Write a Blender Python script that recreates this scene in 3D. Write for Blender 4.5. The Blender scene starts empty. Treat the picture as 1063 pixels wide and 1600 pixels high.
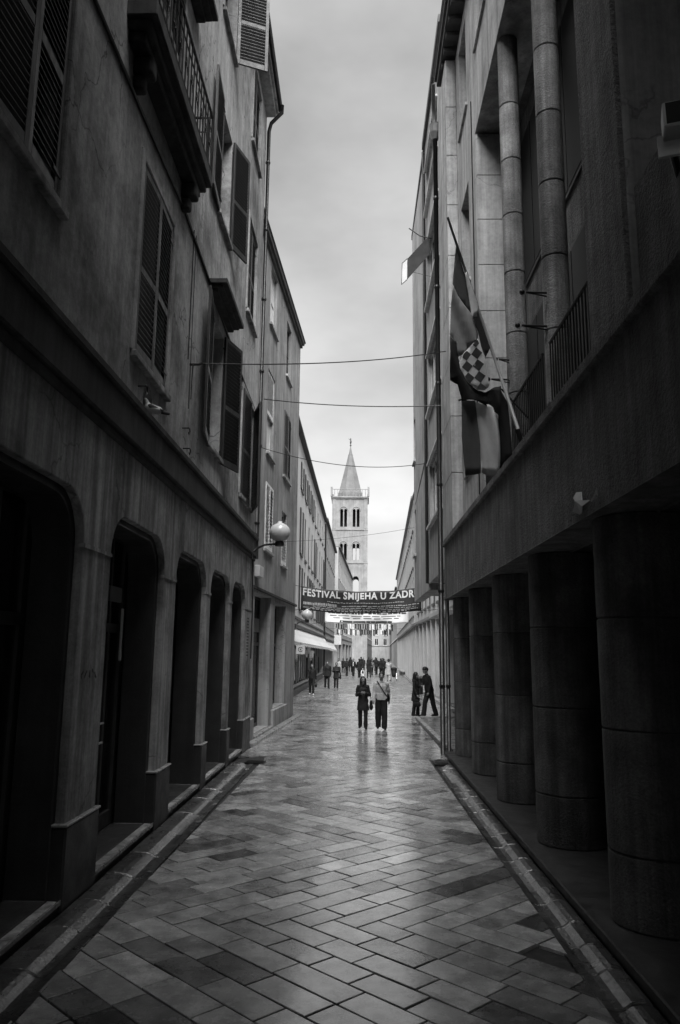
import bpy, bmesh, math, random
from mathutils import Vector, Matrix
from mathutils import noise as mnoise
from mathutils.geometry import tessellate_polygon

random.seed(7)
R = math.radians
scene = bpy.context.scene
col = scene.collection

# ------------------------------------------------------------------ camera
def make_camera():
    cam = bpy.data.cameras.new('camera')
    ob = bpy.data.objects.new('camera', cam)
    col.objects.link(ob)
    pitch, yaw, roll = R(10.3), R(1.4), R(0.6)
    Fw = Vector((-math.sin(yaw)*math.cos(pitch), math.cos(yaw)*math.cos(pitch), math.sin(pitch)))
    r0 = Fw.cross(Vector((0, 0, 1))).normalized()
    u0 = r0.cross(Fw)
    rr = r0*math.cos(roll) + u0*math.sin(roll)
    uu = u0*math.cos(roll) - r0*math.sin(roll)
    m = Matrix.Identity(4)
    for i in range(3):
        m[i][0], m[i][1], m[i][2] = rr[i], uu[i], -Fw[i]
    m[0][3], m[1][3], m[2][3] = 0, 0, 2.4
    ob.matrix_world = m
    cam.sensor_fit = 'VERTICAL'
    cam.sensor_height = 36
    cam.sensor_width = 36
    cam.lens = 27.0
    cam.clip_start = 0.05
    cam.clip_end = 3000
    scene.camera = ob
make_camera()

# ------------------------------------------------------------------ sky and sun (overcast, monochrome)
SUN_EL, SUN_AZ = R(60), R(178)          # azimuth measured from +Y towards +X
world = bpy.data.worlds.new('World')
scene.world = world
world.use_nodes = True
nt = world.node_tree
nt.nodes.clear()
w_out = nt.nodes.new('ShaderNodeOutputWorld')
w_bg = nt.nodes.new('ShaderNodeBackground')
w_sky = nt.nodes.new('ShaderNodeTexSky')
w_sky.sky_type = 'NISHITA'
w_sky.sun_disc = False
w_sky.sun_elevation = SUN_EL
w_sky.sun_rotation = SUN_AZ
w_sky.air_density = 1.0
w_sky.dust_density = 3.0
w_sky.ozone_density = 1.0
w_bw = nt.nodes.new('ShaderNodeRGBToBW')
w_tc = nt.nodes.new('ShaderNodeTexCoord')
w_map = nt.nodes.new('ShaderNodeMapping')
w_map.inputs['Scale'].default_value = (1, 1, 2.2)
w_noise = nt.nodes.new('ShaderNodeTexNoise')
w_noise.inputs['Scale'].default_value = 3.4
w_noise.inputs['Detail'].default_value = 5
w_noise.inputs['Roughness'].default_value = 0.5
w_rng = nt.nodes.new('ShaderNodeMapRange')
w_rng.inputs['From Min'].default_value = 0.3
w_rng.inputs['From Max'].default_value = 0.7
w_rng.inputs['To Min'].default_value = 0.70
w_rng.inputs['To Max'].default_value = 1.12
w_mul = nt.nodes.new('ShaderNodeMath')
w_mul.operation = 'MULTIPLY'
L = nt.links.new
L(w_tc.outputs['Generated'], w_map.inputs['Vector'])
L(w_map.outputs['Vector'], w_noise.inputs['Vector'])
L(w_noise.outputs['Fac'], w_rng.inputs['Value'])
L(w_sky.outputs['Color'], w_bw.inputs['Color'])
w_mix = nt.nodes.new('ShaderNodeMix')      # the even grey of the cloud layer over the clear-sky gradient
w_mix.data_type = 'FLOAT'
w_mix.inputs[0].default_value = 0.55
w_mix.inputs[3].default_value = 1.9
L(w_bw.outputs['Val'], w_mix.inputs[2])
L(w_mix.outputs[0], w_mul.inputs[0])
L(w_rng.outputs['Result'], w_mul.inputs[1])
L(w_mul.outputs['Value'], w_bg.inputs['Color'])
w_bg.inputs['Strength'].default_value = 0.05
L(w_bg.outputs['Background'], w_out.inputs['Surface'])

sd = bpy.data.lights.new('sun', 'SUN')
sd.energy = 1.4
sd.angle = R(60)
sd.color = (1, 1, 1)
so = bpy.data.objects.new('sun', sd)
col.objects.link(so)
sdir = Vector((math.sin(SUN_AZ)*math.cos(SUN_EL), math.cos(SUN_AZ)*math.cos(SUN_EL), math.sin(SUN_EL)))
so.rotation_euler = (-sdir).to_track_quat('-Z', 'Y').to_euler()
so.location = (0, 20, 40)

vs = scene.view_settings
vs.view_transform = 'Standard'
vs.look = 'None'
vs.exposure = 2.85
vs.gamma = 1.0
vs.use_curve_mapping = False
scene.render.engine = 'CYCLES'
scene.cycles.use_denoising = True
scene.cycles.max_bounces = 6
scene.cycles.diffuse_bounces = 1
scene.cycles.glossy_bounces = 3
scene.cycles.transparent_max_bounces = 8

# ------------------------------------------------------------------ materials (all neutral greys: the photograph is black and white)
MATS = {}
def material(name, base=0.3, var=0.3, scale=3.0, rough=0.8, rough_var=0.1, bump=0.2, bump_scale=40.0, streak=0.0,
             metallic=0.0, spec=0.5, stretch=(1, 1, 1), rnd=0.0, island=False, speck=0.0, fine=0.0, dark_share=None, bump_dist=0.01, grime=0.0, coat=0.0, objcol=False, crack=0.0):
    if name in MATS:
        return MATS[name]
    m = bpy.data.materials.new(name)
    m.use_nodes = True
    t = m.node_tree
    N, K = t.nodes, t.links.new
    b = N['Principled BSDF']
    b.inputs['Metallic'].default_value = metallic
    b.inputs['Specular IOR Level'].default_value = spec
    tc = N.new('ShaderNodeTexCoord')
    mp = N.new('ShaderNodeMapping')
    mp.inputs['Scale'].default_value = stretch
    K(tc.outputs['Object'], mp.inputs['Vector'])
    def noise(sc, det=6, rg=0.6, vec=None):
        n = N.new('ShaderNodeTexNoise')
        n.inputs['Scale'].default_value = sc
        n.inputs['Detail'].default_value = det
        n.inputs['Roughness'].default_value = rg
        K(vec or mp.outputs['Vector'], n.inputs['Vector'])
        return n.outputs['Fac']
    def rng(v, a, c, lo=0.3, hi=0.7):
        n = N.new('ShaderNodeMapRange')
        n.inputs['From Min'].default_value = lo
        n.inputs['From Max'].default_value = hi
        n.inputs['To Min'].default_value = a
        n.inputs['To Max'].default_value = c
        K(v, n.inputs['Value'])
        return n.outputs['Result']
    def mul(a, c):
        n = N.new('ShaderNodeMath')
        n.operation = 'MULTIPLY'
        for i, v in enumerate((a, c)):
            if isinstance(v, (int, float)):
                n.inputs[i].default_value = v
            else:
                K(v, n.inputs[i])
        return n.outputs['Value']
    v = rng(noise(scale), base*(1-var), base*(1+var))
    if fine:
        v = mul(v, rng(noise(scale*14, 4, 0.7), 1-fine, 1+fine))
    if streak:
        ms = N.new('ShaderNodeMapping')
        ms.inputs['Scale'].default_value = (3.2, 3.2, 0.13)
        K(tc.outputs['Object'], ms.inputs['Vector'])
        v = mul(v, rng(noise(1.6, 8, 0.65, ms.outputs['Vector']), 1-streak, 1+streak*0.6, 0.38, 0.62))
    if grime:
        v = mul(v, rng(noise(0.55, 9, 0.72), 1-grime, 1.0, 0.36, 0.55))
    if speck:
        v = mul(v, rng(noise(90, 2, 0.5), 1-speck, 1.0, 0.33, 0.42))
    if crack:
        vo = N.new('ShaderNodeTexVoronoi')
        vo.feature = 'DISTANCE_TO_EDGE'
        vo.inputs['Scale'].default_value = 0.8
        wn = N.new('ShaderNodeTexNoise')
        wn.inputs['Scale'].default_value = 2.5
        wn.inputs['Detail'].default_value = 5
        K(tc.outputs['Object'], wn.inputs['Vector'])
        ad = N.new('ShaderNodeVectorMath')
        ad.operation = 'MULTIPLY_ADD'
        ad.inputs[1].default_value = (0.55, 0.55, 0.55)
        K(wn.outputs['Color'], ad.inputs[0])
        K(tc.outputs['Object'], ad.inputs[2])
        K(ad.outputs['Vector'], vo.inputs['Vector'])
        cl = rng(vo.outputs['Distance'], 1-crack, 1.0, 0.0, 0.012)
        mk = rng(noise(0.6, 3, 0.5), 0.0, 1.0, 0.5, 0.58)
        mx = N.new('ShaderNodeMix')
        mx.data_type = 'FLOAT'
        K(mk, mx.inputs[0])
        mx.inputs[2].default_value = 1.0
        K(cl, mx.inputs[3])
        v = mul(v, mx.outputs[0])
    if objcol:
        g = N.new('ShaderNodeObjectInfo')
        v = mul(v, g.outputs['Color'])
    elif rnd:
        if island:
            g = N.new('ShaderNodeNewGeometry')
            rv = g.outputs['Random Per Island']
        else:
            g = N.new('ShaderNodeObjectInfo')
            rv = g.outputs['Random']
        if dark_share:
            cr = N.new('ShaderNodeValToRGB')
            cr.color_ramp.interpolation = 'LINEAR'
            e = cr.color_ramp.elements
            e[0].position = 0.0
            e[0].color = (0.22,)*3 + (1,)
            e[1].position = 1.0
            e[1].color = (1.35,)*3 + (1,)
            e2 = cr.color_ramp.elements.new(dark_share)
            e2.color = (0.45,)*3 + (1,)
            e3 = cr.color_ramp.elements.new(dark_share+0.03)
            e3.color = (0.70,)*3 + (1,)
            K(rv, cr.inputs['Fac'])
            v = mul(v, cr.outputs['Color'])
        else:
            v = mul(v, rng(rv, 1-rnd, 1+rnd, 0, 1))
    K(v, b.inputs['Base Color'])
    if rough_var:
        K(rng(noise(scale*1.7), max(0.02, rough-rough_var), min(1, rough+rough_var)), b.inputs['Roughness'])
    else:
        b.inputs['Roughness'].default_value = rough
    if bump:
        bn = N.new('ShaderNodeBump')
        bn.inputs['Strength'].default_value = bump
        bn.inputs['Distance'].default_value = bump_dist
        K(noise(bump_scale, 5, 0.6), bn.inputs['Height'])
        K(bn.outputs['Normal'], b.inputs['Normal'])
        if coat:
            K(bn.outputs['Normal'], b.inputs['Coat Normal'])
    if coat:
        b.inputs['Coat Weight'].default_value = coat
        K(rng(noise(0.9, 6, 0.6), 0.055, 0.26, 0.36, 0.64), b.inputs['Coat Roughness'])
        b.inputs['Coat IOR'].default_value = 1.6
    MATS[name] = m
    return m

def glass_material(name, tint=0.02, rough=0.04, clear=0.0):
    m = bpy.data.materials.new(name)
    m.use_nodes = True
    t = m.node_tree
    N, K = t.nodes, t.links.new
    b = N['Principled BSDF']
    b.inputs['Base Color'].default_value = (tint, tint, tint, 1)
    b.inputs['Roughness'].default_value = rough
    b.inputs['Specular IOR Level'].default_value = 0.6
    if clear:
        b.inputs['Alpha'].default_value = 1-clear
    n = N.new('ShaderNodeTexNoise')
    n.inputs['Scale'].default_value = 1.3
    bp = N.new('ShaderNodeBump')
    bp.inputs['Strength'].default_value = 0.05
    bp.inputs['Distance'].default_value = 0.05
    tc = N.new('ShaderNodeTexCoord')
    K(tc.outputs['Object'], n.inputs['Vector'])
    K(n.outputs['Fac'], bp.inputs['Height'])
    K(bp.outputs['Normal'], b.inputs['Normal'])
    MATS[name] = m
    return m

M_paver = material('wet_paving_stone', 0.44, 0.5, 3.4, 0.24, 0.14, 0.16, 14, spec=0.55, rnd=0.3, dark_share=0.13, fine=0.18, speck=0.3, bump_dist=0.006, coat=0.9, objcol=True)
M_paver_far = material('wet_paving_stone_joined', 0.36, 0.5, 3.4, 0.24, 0.14, 0.20, 9, spec=0.55, rnd=0.3, dark_share=0.13, island=True, fine=0.18, bump_dist=0.006, coat=0.9)
M_bed = material('dark_wet_joint', 0.025, 0.4, 8, 0.6, 0.15, 0.3, 60)
M_ground = material('wet_ground', 0.13, 0.35, 1.2, 0.3, 0.14, 0.15, 18, fine=0.2)
M_gutter = material('worn_gutter_stone', 0.06, 0.55, 3.5, 0.33, 0.16, 0.6, 22, fine=0.3, speck=0.3, rnd=0.5, bump_dist=0.015, coat=0.7)
M_kerb = material('pale_kerb_stone', 0.28, 0.25, 3, 0.3, 0.1, 0.25, 30, rnd=0.15, fine=0.1)
M_stucco_l = material('grey_old_stucco', 0.42, 0.28, 0.9, 0.9, 0.05, 0.35, 22, streak=0.20, fine=0.18, spec=0.2, grime=0.6, speck=0.25, crack=0.7)
M_band_l = material('streaked_concrete_fascia', 0.36, 0.3, 1.6, 0.8, 0.08, 0.25, 40, streak=0.5, fine=0.16, spec=0.3, grime=0.6, crack=0.5, speck=0.2)
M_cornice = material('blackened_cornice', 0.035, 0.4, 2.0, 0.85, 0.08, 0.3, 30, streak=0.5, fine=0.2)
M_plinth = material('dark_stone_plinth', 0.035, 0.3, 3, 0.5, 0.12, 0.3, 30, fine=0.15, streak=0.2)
M_stucco_b2 = material('smooth_grey_render', 0.38, 0.10, 0.7, 0.9, 0.04, 0.18, 30, streak=0.28, fine=0.07, spec=0.2, grime=0.35, crack=0.4)
M_pale = material('pale_facade_render', 0.48, 0.10, 0.5, 0.9, 0.04, 0.2, 20, streak=0.10, fine=0.05, spec=0.2, grime=0.10)
M_pale2 = material('light_grey_facade', 0.34, 0.10, 0.5, 0.9, 0.04, 0.2, 20, streak=0.14, fine=0.05, spec=0.2, grime=0.12)
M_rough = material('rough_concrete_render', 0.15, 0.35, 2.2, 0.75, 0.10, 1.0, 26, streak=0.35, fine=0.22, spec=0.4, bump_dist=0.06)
M_granite = material('granite_drum', 0.30, 0.3, 3.0, 0.8, 0.08, 0.8, 40, streak=0.4, fine=0.28, spec=0.3, rnd=0.22, grime=0.4, bump_dist=0.03)
M_granite_shaded = material('shade_darkened_granite_drum', 0.12, 0.35, 2.4, 0.7, 0.1, 0.8, 40, streak=0.5, fine=0.28, spec=0.3, rnd=0.25, grime=0.5, bump_dist=0.03)  # darker copy of the granite, arcade shade put into its base colour
M_smooth_r = material('pale_grey_render', 0.46, 0.12, 0.8, 0.88, 0.05, 0.2, 30, streak=0.28, fine=0.12, spec=0.2, grime=0.4, crack=0.4)
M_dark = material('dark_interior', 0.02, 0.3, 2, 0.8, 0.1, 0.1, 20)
M_wood = material('dark_shutter_paint', 0.025, 0.3, 5, 0.45, 0.12, 0.2, 60, fine=0.2, stretch=(1, 1, 0.2))
M_wood_mid = material('grey_shutter_paint', 0.07, 0.3, 5, 0.5, 0.12, 0.2, 60, fine=0.2)
M_wood_pale = material('white_shutter_paint', 0.8, 0.15, 5, 0.5, 0.12, 0.15, 60, fine=0.1)
M_frame = material('dark_window_frame', 0.05, 0.3, 5, 0.5, 0.1, 0.15, 60)
M_frame_pale = material('pale_window_frame', 0.55, 0.2, 5, 0.5, 0.1, 0.15, 60)
M_iron = material('black_iron', 0.02, 0.3, 8, 0.4, 0.12, 0.2, 80, metallic=0.3)
M_zinc = material('weathered_zinc', 0.14, 0.3, 3, 0.45, 0.12, 0.15, 40, metallic=0.4)
M_metal = material('bright_metal', 0.55, 0.15, 6, 0.25, 0.08, 0.0, metallic=0.9)
M_rooftile = material('dark_roof_tile', 0.07, 0.3, 4, 0.8, 0.1, 0.4, 30)
M_tower = material('pale_limestone', 0.22, 0.24, 0.6, 0.9, 0.04, 0.3, 6, fine=0.12, spec=0.2, streak=0.15)
M_spire = material('grey_spire_stone', 0.14, 0.2, 0.5, 0.9, 0.04, 0.3, 6, fine=0.12, spec=0.2)
M_opal = material('opal_glass', 0.6, 0.05, 2, 0.18, 0.04, 0.0)
M_plaster = material('white_plastic', 0.6, 0.1, 4, 0.5, 0.1, 0.1, 40)
M_canvas = material('white_awning_canvas', 0.5, 0.08, 2, 0.85, 0.05, 0.1, 60)
M_bannerd = material('black_banner_cloth', 0.015, 0.3, 3, 0.7, 0.1, 0.15, 40)
M_bannerw = material('white_banner_cloth', 0.62, 0.1, 2, 0.75, 0.1, 0.15, 40)
M_letter = material('white_print', 0.72, 0.05, 3, 0.7, 0.05, 0.0)
M_printd = material('dark_print', 0.03, 0.1, 3, 0.7, 0.05, 0.0)
M_flag_red = material('flag_cloth_dark_grey', 0.06, 0.15, 3, 0.8, 0.05, 0.3, 14, bump_dist=0.02)
M_flag_mid = material('flag_cloth_mid_grey', 0.34, 0.15, 3, 0.8, 0.05, 0.3, 14, bump_dist=0.02)
M_flag_grey = material('flag_cloth_grey', 0.11, 0.15, 3, 0.8, 0.05, 0.3, 14, bump_dist=0.02)
M_flag_white = material('flag_cloth_white', 0.85, 0.10, 3, 0.8, 0.05, 0.3, 14, bump_dist=0.02)
M_flag_black = material('flag_cloth_black', 0.015, 0.3, 3, 0.8, 0.05, 0.3, 14, bump_dist=0.02)
M_pole = material('varnished_pole', 0.32, 0.15, 6, 0.4, 0.1, 0.1, 40)
M_skin = material('skin', 0.20, 0.06, 8, 0.6, 0.05, 0.0)
M_hair = material('dark_hair', 0.007, 0.3, 30, 0.5, 0.1, 0.3, 90)
M_cloth_black = material('black_cloth', 0.006, 0.3, 8, 0.85, 0.05, 0.3, 60)
M_cloth_dark = material('charcoal_cloth', 0.014, 0.3, 8, 0.85, 0.05, 0.3, 60)
M_cloth_mid = material('grey_cloth', 0.16, 0.15, 8, 0.85, 0.05, 0.3, 60)
M_cloth_pale = material('pale_grey_cloth', 0.42, 0.12, 8, 0.85, 0.05, 0.3, 60)
M_cloth_white = material('white_cloth', 0.65, 0.1, 8, 0.85, 0.05, 0.3, 60)
M_leather = material('black_leather', 0.008, 0.2, 12, 0.75, 0.08, 0.1, 60, spec=0.2)
M_feather = material('white_feather', 0.6, 0.1, 20, 0.8, 0.05, 0.2, 90)
M_feather_d = material('dark_feather', 0.05, 0.3, 20, 0.8, 0.05, 0.2, 90)
M_curtain = material('white_curtain', 0.8, 0.1, 3, 0.8, 0.05, 0.2, 20)
M_glass = glass_material('dark_window_glass', 0.012, 0.05)
M_glass_mid = glass_material('greyish_window_glass', 0.05, 0.12)
M_dullglass = glass_material('dull_window_glass', 0.01, 0.45)
M_dullglass.node_tree.nodes['Principled BSDF'].inputs['Specular IOR Level'].default_value = 0.15
M_shopglass = glass_material('shop_glass', 0.02, 0.03, clear=0.35)

# ------------------------------------------------------------------ mesh helpers
class MB:
    def __init__(self):
        self.v, self.f = [], []
    def add(self, vs, fs):
        o = len(self.v)
        self.v += [tuple(p) for p in vs]
        self.f += [tuple(i+o for i in f) for f in fs]
        return self
    def hexa(self, p):   # 8 points, bottom ring then top ring
        return self.add(p, [(3, 2, 1, 0), (4, 5, 6, 7), (0, 1, 5, 4), (1, 2, 6, 5), (2, 3, 7, 6), (3, 0, 4, 7)])
    def box(self, x0, x1, y0, y1, z0, z1):
        return self.hexa([(x0, y0, z0), (x1, y0, z0), (x1, y1, z0), (x0, y1, z0), (x0, y0, z1), (x1, y0, z1), (x1, y1, z1), (x0, y1, z1)])
    def tube(self, pts, r, n=8, caps=True):
        pts = [Vector(p) for p in pts]
        rs = r if isinstance(r, (list, tuple)) else [r]*len(pts)
        rings = []
        for i, p in enumerate(pts):
            a = pts[max(0, i-1)]
            c = pts[min(len(pts)-1, i+1)]
            t = (c-a).normalized()
            u = t.cross(Vector((0, 0, 1)))
            if u.length < 1e-3:
                u = t.cross(Vector((0, 1, 0)))
            u.normalize()
            w = t.cross(u)
            rings.append([p + (u*math.cos(2*math.pi*k/n) + w*math.sin(2*math.pi*k/n))*rs[i] for k in range(n)])
        vs = [q for ring in rings for q in ring]
        fs = []
        for i in range(len(pts)-1):
            for k in range(n):
                fs.append((i*n+k, i*n+(k+1) % n, (i+1)*n+(k+1) % n, (i+1)*n+k))
        if caps:
            fs.append(tuple(range(n)))
            fs.append(tuple((len(pts)-1)*n+k for k in reversed(range(n))))
        return self.add(vs, fs)
    def lathe(self, prof, c=(0, 0, 0), n=16, a0=0.0):   # prof: (r, z)
        vs, fs = [], []
        for r, z in prof:
            for k in range(n):
                a = a0 + 2*math.pi*k/n
                vs.append((c[0]+r*math.cos(a), c[1]+r*math.sin(a), c[2]+z))
        for i in range(len(prof)-1):
            for k in range(n):
                fs.append((i*n+k, i*n+(k+1) % n, (i+1)*n+(k+1) % n, (i+1)*n+k))
        fs.append(tuple(reversed(range(n))))
        fs.append(tuple((len(prof)-1)*n+k for k in range(n)))
        return self.add(vs, fs)
    def sphere(self, c, r, nu=16, nv=10, s=(1, 1, 1)):
        prof = []
        vs, fs = [], []
        for j in range(nv+1):
            t = math.pi*j/nv
            for k in range(nu):
                a = 2*math.pi*k/nu
                vs.append((c[0]+r*s[0]*math.sin(t)*math.cos(a), c[1]+r*s[1]*math.sin(t)*math.sin(a), c[2]+r*s[2]*math.cos(t)))
        for j in range(nv):
            for k in range(nu):
                fs.append((j*nu+k, (j+1)*nu+k, (j+1)*nu+(k+1) % nu, j*nu+(k+1) % nu))
        return self.add(vs, fs)
    def capsule(self, p0, p1, r0, r1, n=10, sx=1.0, sy=1.0):
        p0, p1 = Vector(p0), Vector(p1)
        ax = p1-p0
        ln = ax.length
        ax = ax/ln if ln > 1e-6 else Vector((0, 0, 1))
        q = ax.to_track_quat('Z', 'Y')
        nv = 8
        vs, fs = [], []
        for j in range(nv+1):
            t = math.pi*j/nv
            for k in range(n):
                a = 2*math.pi*k/n
                d = q @ Vector((math.sin(t)*math.cos(a), math.sin(t)*math.sin(a), math.cos(t)))
                d = Vector((d.x*sx, d.y*sy, d.z))
                vs.append((p1 + d*r1) if j < nv/2 else (p0 + d*r0) if j > nv/2 else (p1 + d*r1))
        # split ring at the equator so both radii are kept
        vs2, rows = [], []
        for j in range(nv+1):
            t = math.pi*j/nv
            for pp, rr in ([(p1, r1)] if j < nv/2 else [(p1, r1), (p0, r0)] if j == nv/2 else [(p0, r0)]):
                row = []
                for k in range(n):
                    a = 2*math.pi*k/n
                    d = q @ Vector((math.sin(t)*math.cos(a), math.sin(t)*math.sin(a), math.cos(t)))
                    row.append(len(vs2))
                    vs2.append(pp + Vector((d.x*sx, d.y*sy, d.z))*rr)
                rows.append(row)
        for a_, b_ in zip(rows, rows[1:]):
            for k in range(n):
                fs.append((a_[k], b_[k], b_[(k+1) % n], a_[(k+1) % n]))
        return self.add(vs2, fs)
    def cone(self, p0, p1, r0, r1, n=20):    # elliptic frustum with flat ends, r = (rx, ry), axis near vertical
        p0, p1 = Vector(p0), Vector(p1)
        vs, fs = [], []
        for p, r in ((p0, r0), (p1, r1)):
            for k in range(n):
                a = 2*math.pi*k/n
                vs.append(p+Vector((r[0]*math.cos(a), r[1]*math.sin(a), 0)))
        for k in range(n):
            fs.append((k, (k+1) % n, n+(k+1) % n, n+k))
        fs.append(tuple(reversed(range(n))))
        fs.append(tuple(range(n, 2*n)))
        return self.add(vs, fs)
    def build(self, name, mat, parent=None, smooth=False, bevel=0.0, kind=None, segs=1):
        me = bpy.data.meshes.new(name)
        me.from_pydata(self.v, [], self.f)
        me.validate()
        me.update()
        if smooth:
            for p in me.polygons:
                p.use_smooth = True
        ob = bpy.data.objects.new(name, me)
        if mat:
            me.materials.append(mat)
        col.objects.link(ob)
        if parent is not None:
            ob.parent = parent
        if bevel:
            bv = ob.modifiers.new('bevel', 'BEVEL')
            bv.width = bevel
            bv.segments = segs
            bv.limit_method = 'ANGLE'
            bv.angle_limit = R(40)
        if kind:
            ob['kind'] = kind
        return ob

def thing(name, label, cat, group=None, loc=(0, 0, 0), rotz=0.0):
    o = bpy.data.objects.new(name, None)
    o.empty_display_size = 0.2
    col.objects.link(o)
    o.location = loc
    o.rotation_euler = (0, 0, rotz)
    o['label'] = label
    o['category'] = cat
    if group:
        o['group'] = group
    return o
def tag(o, label, cat, group=None):
    o['label'] = label
    o['category'] = cat
    if group:
        o['group'] = group
    return o
def keep(child, parent):   # parent without moving (parents sit at a location, meshes are in world space)
    child.parent = parent
    child.matrix_parent_inverse = Matrix.Translation(parent.location).inverted()

class Facade:
    """a vertical plane from A to B; side=+1 faces right of A->B, -1 faces left"""
    def __init__(self, A, B, side):
        self.A = Vector((A[0], A[1], 0))
        self.B = Vector((B[0], B[1], 0))
        self.d = (self.B-self.A)
        self.len = self.d.length
        self.d.normalize()
        self.n = Vector((self.d.y, -self.d.x, 0))*side
    def p(self, s, o, z):
        return self.A + self.d*s + self.n*o + Vector((0, 0, z))
    def s(self, y):
        return (y-self.A.y)/self.d.y
    def box(self, mb, s0, s1, o0, o1, z0, z1):
        P = self.p
        return mb.hexa([P(s0, o0, z0), P(s1, o0, z0), P(s1, o1, z0), P(s0, o1, z0), P(s0, o0, z1), P(s1, o0, z1), P(s1, o1, z1), P(s0, o1, z1)])
    def wall(self, mb, outline, holes, t, o=0.0):
        loops = [outline]+list(holes)
        tri = tessellate_polygon([[Vector((a, b, 0)) for a, b in lp] for lp in loops])
        flat = [q for lp in loops for q in lp]
        n = len(flat)
        vs = [self.p(a, o, b) for a, b in flat] + [self.p(a, o-t, b) for a, b in flat]
        fs = [tuple(x) for x in tri] + [(c+n, b+n, a+n) for a, b, c in tri]
        k = 0
        for lp in loops:
            m = len(lp)
            for i in range(m):
                a, b = k+i, k+(i+1) % m
                fs.append((a, b, b+n, a+n))
            k += m
        return mb.add(vs, fs)

def rect(s0, s1, z0, z1):
    return [(s0, z0), (s1, z0), (s1, z1), (s0, z1)]
def arch_flat(s0, s1, z0, z1, r, n=6):   # rounded top corners
    pts = [(s0, z0), (s1, z0)]
    for i in range(n+1):
        a = math.pi/2*i/n
        pts.append((s1-r+r*math.cos(a), z1-r+r*math.sin(a)))
    for i in range(n+1):
        a = math.pi/2+math.pi/2*i/n
        pts.append((s0+r+r*math.cos(a), z1-r+r*math.sin(a)))
    return pts
def arch_round(s0, s1, z0, z1, n=10):
    r = (s1-s0)/2
    pts = [(s0, z0), (s1, z0)]
    for i in range(n+1):
        a = math.pi*i/n
        pts.append(((s0+s1)/2+r*math.cos(a), z1-r+r*math.sin(a)))
    return pts

def window(fc, parent, s0, s1, z0, z1, rec=0.16, fm=M_frame, gm=M_glass, mull=1, bars=2, sill=True, sm=None, fw=0.06, sill_out=0.08):
    mb = MB()
    o0, o1 = -rec-0.05, -rec
    e = 0.004
    fc.box(mb, s0+e, s0+fw, o0, o1, z0+e, z1-e)
    fc.box(mb, s1-fw, s1-e, o0, o1, z0+e, z1-e)
    fc.box(mb, s0+fw, s1-fw, o0, o1, z0+e, z0+fw)
    fc.box(mb, s0+fw, s1-fw, o0, o1, z1-fw, z1-e)
    for i in range(mull):
        s = s0+(s1-s0)*(i+1)/(mull+1)
        fc.box(mb, s-0.03, s+0.03, o0+0.003, o1+0.004, z0+fw, z1-fw)
    for i in range(bars):
        z = z0+(z1-z0)*(i+1)/(bars+1)
        fc.box(mb, s0+fw, s1-fw, o0+0.006, o1-0.006, z-0.018, z+0.018)
    w = mb.build('window', fm, parent)
    g = MB()
    fc.box(g, s0+fw*0.5, s1-fw*0.5, o0+0.012, o0+0.026, z0+fw*0.5, z1-fw*0.5)
    g.build('pane', gm, w)
    if sill:
        q = MB()
        fc.box(q, s0-0.10, s1+0.10, -0.05, sill_out, z0-0.09, z0-0.003)
        q.build('sill', sm or M_smooth_r, w, bevel=0.01)
    return w

def shutter(fc, parent, hinge, z0, z1, w, theta, side, mat=M_wood, off=0.035, slat_gap=0.075, mid=True, label=None):
    """one louvred leaf hinged at s=hinge; theta 0 shut, 180 folded back on the wall"""
    e = fc.d*side*math.cos(R(theta)) + fc.n*math.sin(R(theta))
    m = Vector((-e.y, e.x, 0))
    H = fc.p(hinge, off, 0)
    def Q(l, t, z):
        return H + e*l + m*t + Vector((0, 0, z))
    def bx(mb, l0, l1, t0, t1, a, b):
        mb.hexa([Q(l0, t0, a), Q(l1, t0, a), Q(l1, t1, a), Q(l0, t1, a), Q(l0, t0, b), Q(l1, t0, b), Q(l1, t1, b), Q(l0, t1, b)])
    th = 0.022
    st = 0.075
    mb = MB()
    bx(mb, 0, st, -th, th, z0, z1)
    bx(mb, w-st, w, -th, th, z0, z1)
    bx(mb, st, w-st, -th, th, z0, z0+0.13)
    bx(mb, st, w-st, -th, th, z1-0.09, z1)
    zs = [(z0+0.13, z1-0.09)]
    if mid:
        zm = z0+(z1-z0)*0.45
        bx(mb, st, w-st, -th, th, zm-0.05, zm+0.05)
        zs = [(z0+0.13, zm-0.05), (zm+0.05, z1-0.09)]
    # strap hinges
    for zz in (z0+0.25, z1-0.25):
        bx(mb, -0.03, 0.16, th, th+0.012, zz-0.02, zz+0.02)
    lf = mb.build('shutter', mat, parent, bevel=0.005)
    if label:
        lf['label'] = label
    sl = MB()
    for a, b in zs:
        n = max(2, int((b-a)/slat_gap))
        for i in range(n):
            z = a+(b-a)*(i+0.5)/n
            h, d = 0.026, 0.02
            pts = []
            for zz in (z-h, z-h+0.008):
                pass
            l0, l1 = st-0.004, w-st+0.004
            sl.hexa([Q(l0, -d, z+h-0.008), Q(l1, -d, z+h-0.008), Q(l1, d, z-h-0.008), Q(l0, d, z-h-0.008),
                     Q(l0, -d, z+h), Q(l1, -d, z+h), Q(l1, d, z-h), Q(l0, d, z-h)])
    so_ = sl.build('louvre_slats', mat, lf)
    so_['kind'] = 'stuff'
    return lf
# ================================================================== SETTING: ground, paving, gutters, kerbs
g = MB()
g.add([(-1500, -1500, -0.08), (1500, -1500, -0.08), (1500, 1500, -0.08), (-1500, 1500, -0.08)], [(0, 1, 2, 3)])
ground = g.build('ground', M_ground)
ground['kind'] = 'structure'

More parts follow.
